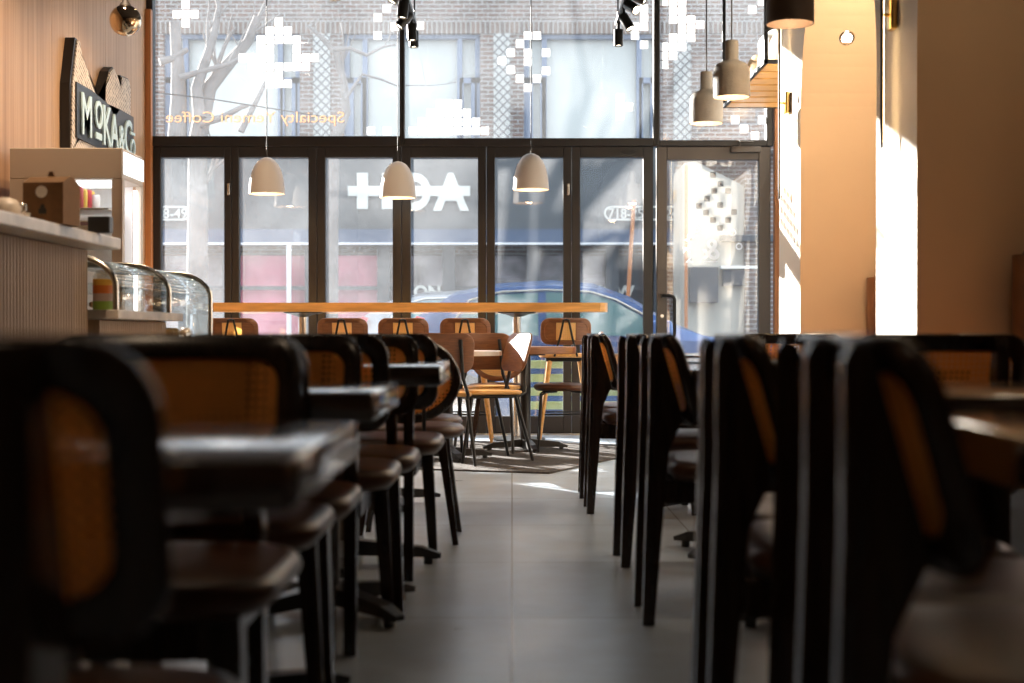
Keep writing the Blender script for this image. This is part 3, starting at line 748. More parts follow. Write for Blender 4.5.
def make_hairpin():
    t = thing('padded_chair', 'dark padded chair on thin wire legs right of the brown cafe table', 'chair')
    def fm(u, v, w): return Vector((-0.01 - v * 0.18 + 0.05 * (u / 0.2) ** 2 + w, u, 0.67 + v))
    pm = MB(); inner = ring_panel(pm, ell(0.40, 0.34, 40), 0.04, 0.025, fm); b = pm.build('backrest', M['ply_wood'], t, 50)
    cane_sheet('cane_panel', .3, .3, [(u * 1.03, v * 1.03) for u, v in inner], fm, M['cane_light'], b)
    sm = MB(); cushion(sm, 0.42, 0.43, 0.43, 0.475, 0.16, (0.23, 0), 0.025); sm.build('seat', M['leather'], t, 60)
    for s in (-1, 1):
        MB().tube([(0.0, s * 0.08, 0.62), (0.0, s * 0.09, 0.44), (0.08, s * 0.10, 0.425)], 0.009, 8).build('back_support', M['black_metal'], t, 50)
    for sx in (-1, 1):
        for s in (-1, 1):
            MB().tube([(0.23 + sx * 0.05, s * 0.09, 0.425), (0.23 + sx * 0.13, s * 0.14, 0.42), (0.23 + sx * 0.155, s * 0.16, 0.40), (0.23 + sx * 0.18, s * 0.18, 0.0)], 0.0085, 8).build('leg', M['black_metal'], t, 50)
    return t
hp = make_hairpin(); hp.location = (0.59, 9.95, 0); hp.rotation_euler = (0, 0, PI)

# rug, turned a little
rg = MB(); c0 = Vector((0.22, 8.36)); u = Vector((-0.955, 0.30)).normalized(); v = Vector((0.42, 0.90)).normalized()
pts = [c0, c0 + v * 2.2, c0 + v * 2.2 + u * 2.9, c0 + u * 2.9]
rg.prism([(p.x, p.y) for p in pts], 0.001, 0.011, 'XY')
tag(rg.build('area_rug', M['rug']), 'dark grey flat rug lying askew on the floor under the cafe tables', 'rug')

# ================================================================== left: counter, pastry case, fridge, sign
CE = 5.72
w = MB(); y = 1.0
while y < CE - 0.01:
    w.box(-1.725, -1.706, y, min(y + 0.024, CE), 0.0, 1.165, 0.004, 1); y += 0.032
w.box(-2.05, -1.72, 1.0, CE, 0.0, 1.165)
tag(w.build('service_counter', M['flute']), 'tall fluted oak service counter on the left', 'counter')
w = MB().box(-2.10, -1.58, 0.95, CE + 0.03, 1.166, 1.212, 0.006)
tag(w.build('counter_top', M['stone']), 'pale stone slab lying on the fluted counter', 'countertop')

pc = thing('pastry_case', 'curved glass pastry display case on a fluted base beyond the counter', 'display case', (0, 0, 0))
dA, dB, dC = 5.80, 6.70, 7.62
XF = -1.62
b = MB(); y = dA; dM = 6.92
while y < dC - 0.01:
    b.box(-1.70, -1.68, y, min(y + 0.024, dC), 0.0, 0.885 if y < dM - 0.02 else 0.65, 0.004, 1); y += 0.032
b.box(-2.35, -1.695, dA, dM, 0, 0.885); b.box(-2.35, -1.695, dM, dC, 0, 0.65)
b.build('base_cabinet', M['flute'], pc)
MB().box(-2.36, XF + 0.02, dA - 0.02, dM, 0.887, 0.925, 0.004).build('base_ledge', M['stone'], pc)
def arc(off=0.0):
    p = [(XF + off, 0.926)]
    for i in range(0, 13):
        a = PI / 2 * i / 12; p.append((XF - 0.20 + (0.20 + off) * math.cos(a), 1.02 + (0.125 + off) * math.sin(a)))
    p.append((-2.2, 1.15 + off)); return p
for dd in (dA, dB, dC):
    MB().tube([(x, dd, z) for x, z in ([(XF + 0.004, 0.652)] if dd == dC else []) + arc(0.004)], 0.013, 8).build('arch_frame', M['steel'], pc, 60)
g = MB(); A = [(x, z) for x, z in arc(0.0)]
for (y0, y1) in ((dA + 0.014, dB - 0.014), (dB + 0.014, dC - 0.014)):
    rows = [[(x, y, z) for x, z in A] for y in (y0, y1)]
    for i in range(len(A) - 1):
        g.quad(rows[0][i], rows[0][i + 1], rows[1][i + 1], rows[1][i])
g.quad((XF, dM, 0.652), (XF, dC - 0.014, 0.652), (XF, dC - 0.014, 0.926), (XF, dM, 0.926))
go = g.build('curved_glass', M['glass_clear'], pc, 60)
sol = go.modifiers.new('thickness', 'SOLIDIFY'); sol.thickness = 0.005
MB().box(-2.36, -2.22, dA, dC, 0.926, 1.155, 0.005).build('rear_panel', M['white_lam'], pc)
MB().box(-2.2, -1.64, dM + 0.01, dC - 0.02, 0.795, 0.803).build('shelf', M['steel'], pc)
MB().box(-2.2, -1.72, dA + 0.05, dC - 0.05, 1.03, 1.036).build('shelf', M['glass_clear'], pc)
# lower glass bay near the far end with pastries
for i, (yy, xx, zz) in enumerate(((6.15, -1.78, 0.926), (6.45, -1.80, 0.926), (7.05, -1.70, 0.804), (7.25, -1.72, 0.804), (7.45, -1.70, 0.804))):
    m_ = MB(); n_ = 9; pts_ = []; rs_ = []
    for k in range(n_):
        a = -1.1 + 2.2 * k / (n_ - 1); pts_.append((xx + 0.05 * math.cos(a) - 0.05, yy + 0.065 * math.sin(a), zz + 0.026)); rs_.append(0.010 + 0.018 * math.cos(a * 1.25) ** 2)
    m_.tube(pts_, rs_, 10)
    tag(m_.build('croissant', M['pastry'], None, 60), ['baked croissant in the pastry case closest to the striped jar', 'baked croissant just before the middle arch of the pastry case', 'baked croissant just beyond the middle arch of the pastry case', 'baked croissant halfway along the far bay of the pastry case', 'baked croissant at the far arch of the pastry case'][i], 'pastry', 'croissants in the case')
j = thing('striped_jar', 'jar banded amber, orange, pink and green under the first glass arch', 'jar', (X(103, 5.92), 5.92, 0.926))
zz = 0.0
for nm, h in (('c_grn', 0.036), ('c_pnk', 0.032), ('c_org', 0.034), ('c_amb', 0.026)):
    MB().lathe([(0, zz), (0.041, zz), (0.041, zz + h), (0, zz + h)], n=28).build('colour_band', M[nm], j, 40); zz += h
MB().lathe([(0.041, zz), (0.040, zz + 0.012), (0.030, zz + 0.028), (0.030, zz + 0.036), (0.0, zz + 0.036)], n=28).build('glass_neck', M['glass_clear'], j, 40)

# kraft carton, card terminal, pot on the slab
cx, cy = X(52, 5.05), 5.05
k = thing('coffee_carton', 'brown kraft carry-out carton with a white round sticker on the counter slab', 'carton', (cx, cy, 1.2125), -0.12)
hw = 0.074; hh = 0.145
pr = MB(); pr.prism([(-0.07, 0), (0.07, 0), (0.07, hh), (0.012, hh + 0.026), (-0.012, hh + 0.026), (-0.07, hh)], -hw, hw, 'YZ')
pr.build('box_body', M['kraft'], k)
MB().prism([(-0.014, hh + 0.024), (0.014, hh + 0.024), (0.006, hh + 0.045), (-0.006, hh + 0.045)], -0.006, 0.006, 'XZ').build('box_handle', M['kraft'], k)
MB().lathe([(0, -0.002), (0.021, -0.002), (0.021, 0.0), (0, 0.0)], (-0.005, -0.0705, 0.112), 24, axis='Y').build('round_sticker', M['paper'], k)
MB().prism([(-0.015, 0.035), (0.012, 0.035), (0.014, 0.05), (0.006, 0.055), (0.004, 0.068), (-0.006, 0.068), (-0.008, 0.055), (-0.016, 0.05)], -0.072, -0.0702, 'XZ').build('printed_mark', M['black'], k)
MB().box(X(90, 5.45), X(112, 5.45), 5.42, 5.47, 1.2125, 1.275, 0.004).build('card_terminal', M['black'])
tag(bpy.data.objects['card_terminal'], 'black card terminal standing at the end of the counter slab', 'card terminal')
k = thing('metal_pot', 'rounded metal pot at the left picture edge on the counter slab', 'pot', (X(6, 4.75), 4.75, 1.2125))
MB().lathe([(0, 0), (0.052, 0), (0.055, 0.01), (0.052, 0.04), (0.035, 0.062), (0.012, 0.07), (0, 0.071)], n=28).build('pot_body', M['white_lam'], k, 50)
MB().tube([(0.05, 0, 0.02), (0.066, 0, 0.028), (0.066, 0, 0.042), (0.048, 0, 0.048)], 0.005, 8).build('pot_handle', M['steel'], k, 50)
k = thing('paper_cup', 'small white cup beside the metal pot on the counter slab', 'cup', (X(24, 4.95), 4.95, 1.2125))
MB().lathe([(0, 0), (0.018, 0), (0.023, 0.035), (0.021, 0.035), (0.017, 0.003), (0, 0.003)], n=20).build('cup_wall', M['paper'], k, 50)

# fridge
fd, fd2 = 8.2, 8.66; fx0, fx1 = X(10, fd), X(122.5, fd); fzt = Z(148, fd)
fr = thing('drinks_fridge', 'tall white drinks fridge with a lit header and glass side', 'fridge', (0, 0, 0))
b = MB(); zg = Z(179, fd); xg0 = X(42, fd); xs = X(112, fd)
b.box(fx0, fx1, fd, fd2, zg, fzt, 0.005, 1)                              # header
b.box(fx0, xg0, fd, fd2, 0.0, zg)                                          # rear column
b.box(xg0, fx1, fd, fd2, 0.0, 0.75)                                        # base
b.build('cabinet_body', M['white_lam'], fr)
MB().box(xs, fx1, fd, fd + 0.05, 0.751, zg - 0.001).build('corner_post', M['white_lam'], fr)
MB().box(xs + 0.03, fx1, fd2 - 0.05, fd2, 0.751, zg - 0.001).build('corner_post', M['white_lam'], fr)
MB().box(fx1 + 0.001, fx1 + 0.008, fd + 0.02, fd2 - 0.01, zg + 0.03, fzt - 0.02).build('lit_header', M['header_glow'], fr)
MB().box(xg0, xs, fd + 0.005, fd + 0.011, 0.751, zg - 0.001).build('side_glass', M['glass_clear'], fr)
MB().box(xg0 + 0.005, xs, fd2 - 0.012, fd2 - 0.004, 0.751, zg - 0.001).build('inner_panel', M['white_gloss'], fr)
MB().box(xg0 + 0.05, fx1 - 0.08, fd + 0.10, fd + 0.30, zg - 0.022, zg - 0.002).build('light_tube', M['led'], fr)
MB().box(fx1 - 0.035, fx1 - 0.02, fd2 - 0.085, fd2 - 0.055, 0.8, zg - 0.03).build('light_tube', M['led'], fr)
zsh = Z(209, 8.35)
MB().box(xg0 + 0.02, fx1 - 0.10, fd + 0.06, fd2 - 0.05, zsh - 0.012, zsh, 0.003).build('shelf', M['white_gloss'], fr)
zs2 = Z(240, 8.35)
MB().box(xg0 + 0.02, fx1 - 0.10, fd + 0.06, fd2 - 0.05, zs2 - 0.012, zs2, 0.003).build('shelf', M['white_gloss'], fr)
def can(px, dd, z, h, r, mat, lab):
    c = thing('drink_can', lab, 'can', (X(px, dd), dd, z + 0.0005), group='cans in the drinks fridge')
    MB().lathe([(0, 0), (r * .85, 0), (r, 0.008), (r, h - 0.012), (r * 0.85, h), (0, h)], n=22).build('can_body', M[mat], c, 50)
    MB().lathe([(r * 0.8, h), (r * 0.8, h + 0.003), (0, h + 0.003)], n=18).build('can_lid', M['steel'], c, 50)
can(71, 8.42, zsh, 0.125, 0.026, 'c_pur', 'purple can at the back of the fridge shelf by the carton')
can(78, 8.32, zsh, 0.125, 0.032, 'c_red', 'dark red can on the upper fridge shelf')
can(83.5, 8.36, zsh, 0.115, 0.024, 'c_yel', 'yellow can next to the dark red can in the fridge')
can(88, 8.40, zsh, 0.115, 0.024, 'c_red', 'bright red can between two yellow cans in the fridge')
can(91.5, 8.44, zsh, 0.11, 0.022, 'c_yel', 'yellow can next to the white can in the fridge')
can(96, 8.44, zsh, 0.09, 0.026, 'c_wht', 'white can at the end of the fridge shelf row')
can(79, 8.30, zs2, 0.09, 0.03, 'c_wht', 'white can on the lower fridge shelf behind the carton')
bx = MB().box(X(81, 8.3), X(89.5, 8.3), 8.28, 8.34, zs2 + 0.001, zs2 + 0.105, 0.003)
o = bx.build('juice_box', M['c_wht']); tag(o, 'white and purple juice box on the lower fridge shelf', 'juice box')
MB().box(X(81, 8.3), X(89.5, 8.3), 8.278, 8.2795, zs2 + 0.08, zs2 + 0.1).build('colour_band', M['c_pur'], o)

# wall sign
sg = thing('cafe_sign', 'black and newsprint wall sign reading MOKA & CO on the veneer wall', 'sign', (XL, 0, 0))
out_ = [(9.38, 2.02), (9.38, 2.48), (9.44, 2.66), (9.49, 2.80), (9.54, 2.80), (9.60, 2.70), (9.70, 2.66), (9.76, 2.60), (9.92, 2.50), (10.06, 2.44), (10.14, 2.46), (10.18, 2.60), (10.28, 2.72), (10.38, 2.77), (10.48, 2.74), (10.55, 2.68), (10.58, 2.66), (10.60, 2.75), (10.80, 2.76), (10.84, 2.70), (10.84, 2.02)]
MB().prism(out_, 0.002, 0.066, 'YZ').build('backing', M['black'], sg)
MB().prism([(y, z) for y, z in [(9.385, 2.03)] + [(y + (0.03 if i < 10 else 0.0), z - 0.012) for i, (y, z) in enumerate(out_[1:-1])] + [(10.83, 2.03)]], 0.067, 0.076, 'YZ').build('newsprint_face', M['news'], sg)
MB().prism([(9.46, 2.13), (9.46, 2.50), (9.80, 2.50), (10.20, 2.47), (10.36, 2.40), (10.50, 2.48), (10.88, 2.48), (10.88, 2.12)], 0.077, 0.088, 'YZ').build('letter_panel', M['black'], sg)
for ch, y, z, s in (('M', 9.52, 2.17, 0.40), ('O', 9.84, 2.26, 0.27), ('K', 10.02, 2.165, 0.40), ('A', 10.22, 2.165, 0.36), ('&', 10.44, 2.17, 0.28), ('C', 10.58, 2.165, 0.38), ('O', 10.76, 2.17, 0.19)):
    t = text_mesh('sign_letter', ch, s, M['teal'], sg, 0.006, 'LEFT', 0.004)
    t.matrix_local = Matrix.Translation((0.096, y, z)) @ Matrix(((0, 0, 1, 0), (1, 0, 0, 0), (0, 1, 0, 0), (0, 0, 0, 1))) @ Matrix.Diagonal((0.82, 1, 1, 1))
MB().box(0.089, 0.10, 9.86, 10.0, 2.18, 2.225).build('sign_bar', M['teal'], sg)
MB().box(0.089, 0.10, 10.76, 10.88, 2.335, 2.355).build('sign_bar', M['teal'], sg)

# ================================================================== lamps
def make_dome():
    t = thing('dome_pendant', 'x', 'pendant lamp')
    pr = [(0.006, 0.285), (0.028, 0.280), (0.062, 0.262), (0.092, 0.225), (0.118, 0.165), (0.134, 0.09), (0.140, 0.0), (0.136, 0.0), (0.129, 0.09), (0.113, 0.162), (0.088, 0.219), (0.058, 0.256), (0.02, 0.272)]
    MB().lathe(pr, n=36).build('shade', M['lampwhite'], t, 60)
    MB().tube([(0, 0, 0.275), (0, 0, 1.59)], 0.004, 8).build('cord', M['cord'], t)
    MB().lathe([(0, 0.17), (0.03, 0.168), (0.044, 0.14), (0.03, 0.11), (0, 0.10)], n=20).build('bulb', M['bulb'], t, 60)
    MB().lathe([(0, 1.55), (0.05, 1.55), (0.05, 1.60), (0, 1.60)], n=20).build('canopy', M['cord'], t, 40)
    light('dome_pendant_light', 'POINT', (0, 0, 0.05), 4.5, (1, 0.66, 0.35), t, 0.05)
    return t
DP = Proto(make_dome())
for px, py, lab in ((267, 194, 'white dome pendant lamp hanging nearest the pastry case'), (398, 198, 'white dome pendant lamp in the middle of the three, hanging lowest'), (531, 190, 'white dome pendant lamp hanging nearest the door')):
    DP.put((X(px, 11.07), 11.07, Z(py, 11.07)), 0, lab, 'dome pendants over the bar')
def make_bottle(mat):
    t = thing('bottle_pendant', 'x', 'pendant lamp')
    pr = [(0.004, 0.325), (0.036, 0.322), (0.038, 0.31), (0.038, 0.215), (0.046, 0.205), (0.085, 0.190), (0.100, 0.165), (0.104, 0.14), (0.104, 0.0), (0.100, 0.0), (0.099, 0.13), (0.08, 0.18), (0.03, 0.2)]
    MB().lathe(pr, n=36).build('shade', mat, t, 50)
    MB().tube([(0, 0, 0.32), (0, 0, 1.36)], 0.004, 8).build('cord', M['cord'], t)
    MB().lathe([(0, 0.06), (0.06, 0.06), (0.06, 0.075), (0, 0.075)], n=24).build('bulb', M['bulb'], t, 60)
    light('bottle_pendant_light', 'POINT', (0, 0, 0.035), 4.5, (1, 0.66, 0.38), t, 0.05)
    return t
BP = Proto(make_bottle(M['concrete']))
BP.put((1.215, 8.9, 2.14), 0, 'concrete bottle-shaped pendant farthest back, hanging before the door glass', 'bottle pendants on the right')
BP.put((1.25, 8.1, 2.17), 0, 'concrete bottle-shaped pendant in the middle, before the slatted rack', 'bottle pendants on the right')
dk = make_bottle(M['darkshade']); dk.location = (1.21, 6.2, 2.175); dk['label'] = 'dark bottle-shaped pendant cut by the top edge, nearest of its row'; dk['group'] = 'bottle pendants on the right'

def globe(px, py, dd, r, lab):
    g = thing('globe_pendant', lab, 'pendant lamp', (X(px, dd), dd, Z(py, dd)), group='mirrored globe pendants')
    bm_ = MB(); bmesh.ops.create_uvsphere(bm_.bm, u_segments=32, v_segments=20, radius=r); bm_.build('globe', M['chrome_gold'], g, 80)
    MB().lathe([(0.035, r * 0.93), (0.028, r * 1.06), (0.012, r * 1.35), (0.005, r * 1.5), (0, r * 1.5)], n=20).build('cap', M['cord'], g, 60)
    MB().tube([(0, 0, r * 1.4), (0, 0, CEIL - Z(py, dd))], 0.004, 8).build('cord', M['cord'], g)
globe(126, 21, 8.0, 0.088, 'mirrored globe pendant lamp hanging before the veneer wall')
globe(335, -13, 9.6, 0.10, 'mirrored globe pendant lamp just peeking in at the top edge')

def track(x, dds, lab, rz):
    t = thing('spotlight_track', lab, 'track light', (x, 0, 0), group='spotlight tracks')
    zr = 3.16
    MB().box(-0.018, 0.018, dds[0] - 0.35, dds[-1] + 0.12, zr, zr + 0.035, 0.003, 1).build('rail', M['black_metal'], t)
    for yy in (dds[0] - 0.2, dds[-1] + 0.05):
        MB().tube([(0, yy, zr + 0.03), (0, yy, CEIL)], 0.006, 8).build('hanger', M['black_metal'], t)
    for i, yy in enumerate(dds):
        ax, az = rz[i]
        MB().bar((0, yy, zr), (0, yy, zr - 0.06), 0.022).build('bracket', M['black_metal'], t)
        sp = MB().lathe([(0, 0.02), (0.033, 0.02), (0.036, 0.015), (0.036, -0.10), (0.032, -0.104), (0.030, -0.088), (0, -0.088)], n=24).build('spot_head', M['black_metal'], t, 40)
        sp.location = (0, yy, zr - 0.07); sp.rotation_euler = (0, ax, az)
        bl = MB().lathe([(0, -0.094), (0.028, -0.094), (0.028, -0.0885), (0, -0.0885)], n=20).build('lens', M['bulb_white'], sp)
        light('track_spot_light', 'SPOT', (0, 0, -0.112), 9, (1, 0.78, 0.52), sp, 0.03, None, math.radians(70), 0.6)
track(-0.74, (9.35, 9.75, 10.15, 10.5, 10.75), 'black spotlight track hanging left, in front of the window mullion', ((0.5, 0.2), (0.1, 0), (0.7, 0.2), (-0.05, 0.1), (0.0, 0)))
track(0.80, (9.5, 9.8, 10.2, 10.7), 'black spotlight track hanging on the right in front of the upper window', ((-1.1, -0.25), (-1.0, -0.9), (-0.55, -0.5), (0.0, 0)))

# wall sconces on the piers
def sconce(dd, lab):
    s = thing('wall_sconce', lab, 'wall lamp', (XP, dd, 2.23), group='rod sconces on the piers')
    MB().box(-0.032, -0.001, -0.038, 0.038, -0.066, 0.066, 0.008, 2).build('wall_plate', M['brass'], s, 40)
    MB().tube([(-0.03, 0, 0), (-0.06, 0, 0)], 0.008, 10).build('arm', M['brass'], s)
    MB().box(-0.068, -0.056, -0.008, 0.008, -0.585, 0.585, 0.002, 1).build('rod', M['cord'], s)
    MB().box(-0.0555, -0.052, -0.006, 0.006, -0.56, 0.56).build('led_strip', M['led_warm'], s)
sconce(8.67, 'slim rod wall sconce with brass plate on the far pier')
sconce(6.27, 'slim rod wall sconce with brass plate on the nearer pier, cut by the top edge')
sconce(3.93, 'slim rod wall sconce on the pier beside the nearest right tables')

# niche downlight, set into the arch
ac = (arches[0][0] + arches[0][1]) / 2
nd = Vector((0, -math.cos(math.radians(32)) / HALF, -math.sin(math.radians(32)) / RISE)).normalized()
pos = Vector((X(848, 8.2), ac + HALF * math.cos(math.radians(28)), SPR + RISE * math.sin(math.radians(28))))
dl = thing('niche_lamp', 'small round recessed lamp glowing in the arch of the niche', 'downlight', pos)
dl.rotation_mode = 'QUATERNION'; dl.rotation_quaternion = nd.to_track_quat('Z', 'Y')
MB().lathe([(0.032, 0.003), (0.040, 0.006), (0.046, 0.001), (0.046, -0.01), (0.032, -0.01)], n=28, close=True).build('ring', M['steel'], dl, 40)
MB().lathe([(0, -0.004), (0.032, -0.004), (0.032, 0.002), (0, 0.002)], n=24).build('lens', M['bulb_white'], dl)

# fill lamps added at the ceiling to brighten the room, unseen above the frame
for i, (x, y) in enumerate(((-1.1, 1.2), (0.9, 0.4), (-1.1, 4.2), (-0.2, -1.8), (-0.95, 5.0), (-2.2, 7.9), (-2.0, 9.6), (1.0, 4.0))):
    c = thing('ceiling_fill_lamp', 'round black fill lamp added at the ceiling above the frame', 'downlight', (x, y, CEIL - 0.001), group='added ceiling fill lamps')
    MB().lathe([(0.05, 0), (0.075, 0), (0.075, -0.02), (0.05, -0.02)], n=24, close=True).build('ring', M['black_metal'], c, 40)
    MB().lathe([(0, -0.004), (0.05, -0.004), (0.05, -0.008), (0, -0.008)], n=24).build('lens', M['bulb_white'], c)
    light('ceiling_fill_light', 'SPOT', (0, 0, -0.03), (24, 4, 20, 12, 300, 160, 185, 6)[i], (1, 0.74, 0.50), c, 0.05, (0, math.radians(17), 0) if i == 4 else None, math.radians(52 if i == 4 else 125), 0.8)
for i, (n_, f_) in enumerate(arches[:3]):           # unseen fill lamp added at each arch crown to brighten the niche
    c = thing('niche_lamp', 'added fill lamp in the crown of an arched niche, above the frame', 'downlight', (1.95, (n_ + f_) / 2, SPR + RISE - 0.002), group='added niche fill lamps')
    MB().lathe([(0.04, 0), (0.058, 0), (0.058, -0.012), (0.04, -0.012)], n=24, close=True).build('ring', M['steel'], c, 40)
    MB().lathe([(0, -0.002), (0.04, -0.002), (0.04, -0.006), (0, -0.006)], n=20).build('lens', M['bulb_white'], c)
    light('niche_fill_light', 'POINT', (0, 0, -0.12), (44, 4, 0.5)[i], (1, 0.86, 0.64), c, 0.05)
light('recessed_downlight_light', 'SPOT', (0, 0, 0.012), 3, (1, 0.8, 0.6), dl, 0.03, (PI, 0, 0), math.radians(120), 0.8)

# ================================================================== right: booths and slatted rack
for i, (n_, f_) in enumerate(arches[:3]):
    bt = thing('booth_bench', ['tufted brown leather booth in the far arched niche', 'tufted brown leather booth in the second arched niche, at the right edge', 'tufted brown leather booth in the nearest arched niche'][i], 'booth', (0, 0, 0), group='leather booths')
    bm_ = MB(); y0, y1 = n_ + 0.02, f_ - 0.02
    nseg = 9; L = (y1 - y0) / nseg
    for k2 in range(nseg):
        a = y0 + k2 * L
        prof = []
        for q in range(9):
            an = PI * q / 8; prof.append((a + L / 2 - L / 2 * math.cos(an), 2.12 - 0.065 * math.sin(an)))
        poly_ = [(2.19, a)] + [(x, y) for y, x in prof] + [(2.19, a + L)]
        bm_.prism(poly_, 0.47, 1.15, 'XY')
        bm_.lathe([(0.0, 0.0), (0.05, 0.0), (0.04, 0.02), (0, 0.03)], (2.14, a + L / 2, 1.148), 12, 1.0, 1.5)
    bm_.build('back_cushion', M['booth_leather'], bt, 50)
    sm = MB(); sm.box(1.50, 2.13, y0, y1, 0.36, 0.468, 0.03, 3); sm.build('seat_cushion', M['booth_leather'], bt, 50)
    MB().box(1.56, 2.18, y0, y1, 0.0, 0.359).build('plinth', M['dark_wood'], bt)

rk = thing('slatted_rack', 'hanging black-framed rack with orange wooden slats beside the door', 'rack', (0, 0, 0))
ra, rb = 9.35, 11.2; rx0, rx1 = 1.655, 2.19; rz0, rz1 = 2.60, 3.18
fm_ = MB()
for yy in (ra, rb):
    for xx in (rx0 + 0.012, rx1 - 0.012): fm_.box(xx - 0.012, xx + 0.012, yy - 0.012, yy + 0.012, rz0, CEIL if False else rz1 + 0.3)
    for zz in (rz0 + 0.012, rz1 + 0.288): fm_.box(rx0, rx1, yy - 0.012, yy + 0.012, zz - 0.012, zz + 0.012)
for xx in (rx0 + 0.012, rx1 - 0.012):
    for zz in (rz0 + 0.012, rz1 + 0.288): fm_.box(xx - 0.012, xx + 0.012, ra, rb, zz - 0.012, zz + 0.012)
fm_.build('rack_frame', M['black_metal'], rk)
for k2 in range(7):
    yy = ra + 0.03 + k2 * (rb - ra - 0.05) / 7
    MB().box(rx0 + 0.02, rx1 - 0.005, yy, yy + 0.205, rz0 - 0.006, rz0 + 0.012, 0.003, 1).build('slat', M['orange_wood'], rk)
MB().box(rx0 + 0.02, rx1 - 0.005, ra + 0.03, rb - 0.02, rz0 + 0.0125, rz0 + 0.0135).build('gap_shade_sheet', M['black'], rk)  # black sheet added so the gaps between slats read as shade
def sack(x, y, z, sx, sy, sz, mat, lab, seed):
    random.seed(seed); m_ = MB(); bmesh.ops.create_icosphere(m_.bm, subdivisions=4, radius=1)
    for v in m_.bm.verts:
        p = v.co; q = Vector([math.copysign(abs(c) ** 0.62, c) for c in p])
        kk = 1 + 0.06 * math.sin(7 * p.x + seed) * math.sin(6 * p.z + 2 * seed)
        v.co = Vector((x + q.x * sx * kk, y + q.y * sy * kk, z + sz + q.z * sz * (1 if p.z < 0 else kk)))
    o = m_.build('coffee_sack', M[mat], None, 70); tag(o, lab, 'sack', 'sacks on the slatted rack')
zs = rz0 + 0.014
sack(1.95, 9.75, zs, 0.17, 0.24, 0.17, 'burlap', 'tan burlap sack at the front end of the slatted rack', 1)
sack(1.95, 10.28, zs, 0.17, 0.22, 0.20, 'paper', 'white sack slumped in the middle of the slatted rack', 2)
sack(1.95, 10.8, zs, 0.17, 0.24, 0.16, 'burlap', 'tan burlap sack at the window end of the slatted rack', 3)

# ================================================================== outside
GZ = -0.14
struct(MB().box(-30, 30, WY + 0.06, 15.9 - 2.4, GZ - 0.1, GZ).build('sidewalk', M['sidewalk']))
struct(MB().box(-30, 30, 13.5, 22.5, GZ - 0.25, GZ - 0.12).build('road', M['asphalt']))
struct(MB().box(-30, 30, 22.5, 30, GZ - 0.1, GZ).build('far_sidewalk', M['sidewalk']))

FD = 25.0
fx = lambda px: X(px, FD)
fz = lambda py: Z(py, FD)
bd = thing('brick_building', 'brick shop building across the street with large blue framed upper windows', 'building', (0, FD, 0))
XW0, XW1 = -8.6, fx(790)
bays = [(fx(-16), fx(120)), (fx(164), fx(300)), (fx(344), fx(480)), (fx(524), fx(660))]
ztop, zbot = fz(34), fz(150)
b = MB()
ed = [XW0] + [v for ab in bays for v in ab] + [XW1]
for i in range(0, len(ed), 2): b.box(ed[i], ed[i + 1], 0, 0.5, zbot, ztop)
b.box(XW0, XW1, 0, 0.5, ztop + 0.26, 7.0); b.box(XW0, XW1, 0.5, 5.0, GZ, 7.0)
b.build('brick_front', M['brick'], bd)
MB().box(XW0, XW1, -0.02, 0.5, ztop, ztop + 0.26).build('soldier_course', M['soldier'], bd)
for px in (322, 502, 682, 142):
    MB().box(fx(px - 8.5), fx(px + 8.5), -0.03, -0.001, zbot, ztop).build('lattice_panel', M['lattice'], bd)
for (a, c) in bays:
    w_ = MB(); t_ = 0.09; s1 = 0.36
    xs_ = [a, a + s1, c - s1, c]
    for xx in xs_: w_.box(xx - (0 if xx == a else t_ / 2), xx + (t_ if xx == a else (0 if xx == c else t_ / 2)) if xx != c else xx, 0.10, 0.22, zbot, ztop) if xx != c else w_.box(c - t_, c, 0.10, 0.22, zbot, ztop)
    w_.box(a, c, 0.08, 0.24, ztop - 0.07, ztop)
    zm = ztop - 0.75
    w_.box(a, a + s1, 0.10, 0.22, zm - 0.1, zm); w_.box(c - s1, c, 0.10, 0.22, zm - 0.1, zm)
    for q in (a + t_, c - s1): w_.box(q, q + 0.07, 0.10, 0.22, zbot, zm); w_.box(q + s1 - 0.16, q + s1 - 0.06, 0.10, 0.22, zbot, zm)
    f_ = w_.build('facade_window', M['win_frame'], bd)
    MB().box(a, c, 0.26, 0.32, zbot, ztop).build('pane', M['sky_tone_pane'], f_)
MB().box(XW0, fx(672), -0.35, 0.5, fz(231), zbot).build('shop_fascia', M['fascia'], bd)
MB().box(XW0, fx(672), -0.45, 0.5, fz(244), fz(231)).build('fascia_band', M['fascia_blue'], bd)
MB().box(XW0, fx(700), -0.55, -0.40, fz(246.5), fz(244.5)).build('awning_bar', M['pole'], bd)
xx = XW0; kk = 0
for px in (-40, 60, 110, 150, 230, 312, 384, 449, 533, 612, 660):
    MB().box(fx(px) - 0.11, fx(px) + 0.11, -0.10, 0.1, GZ, fz(247)).build('shop_pillar', M['shop_dark'], bd)
for (p0, p1, m_) in ((-40, 60, 'shop_dark'), (60, 150, 'shop_pale'), (150, 230, 'shop_pale'), (230, 312, 'shop_red'), (312, 384, 'shop_red'), (384, 449, 'shop_pale'), (449, 533, 'shop_pale'), (533, 612, 'shop_pale'), (612, 660, 'shop_dark')):
    MB().box(fx(p0) + 0.11, fx(p1) - 0.11, 0.2, 0.3, GZ, fz(255)).build('shop_window', M[m_], bd)
    MB().box(fx(p0) + 0.11, fx(p1) - 0.11, 0.0, 0.06, fz(290), fz(286)).build('shop_rail', M['shop_dark'], bd)
nx = lambda px: X(px, FD - 0.42)
nz = lambda py: Z(py, FD - 0.42)
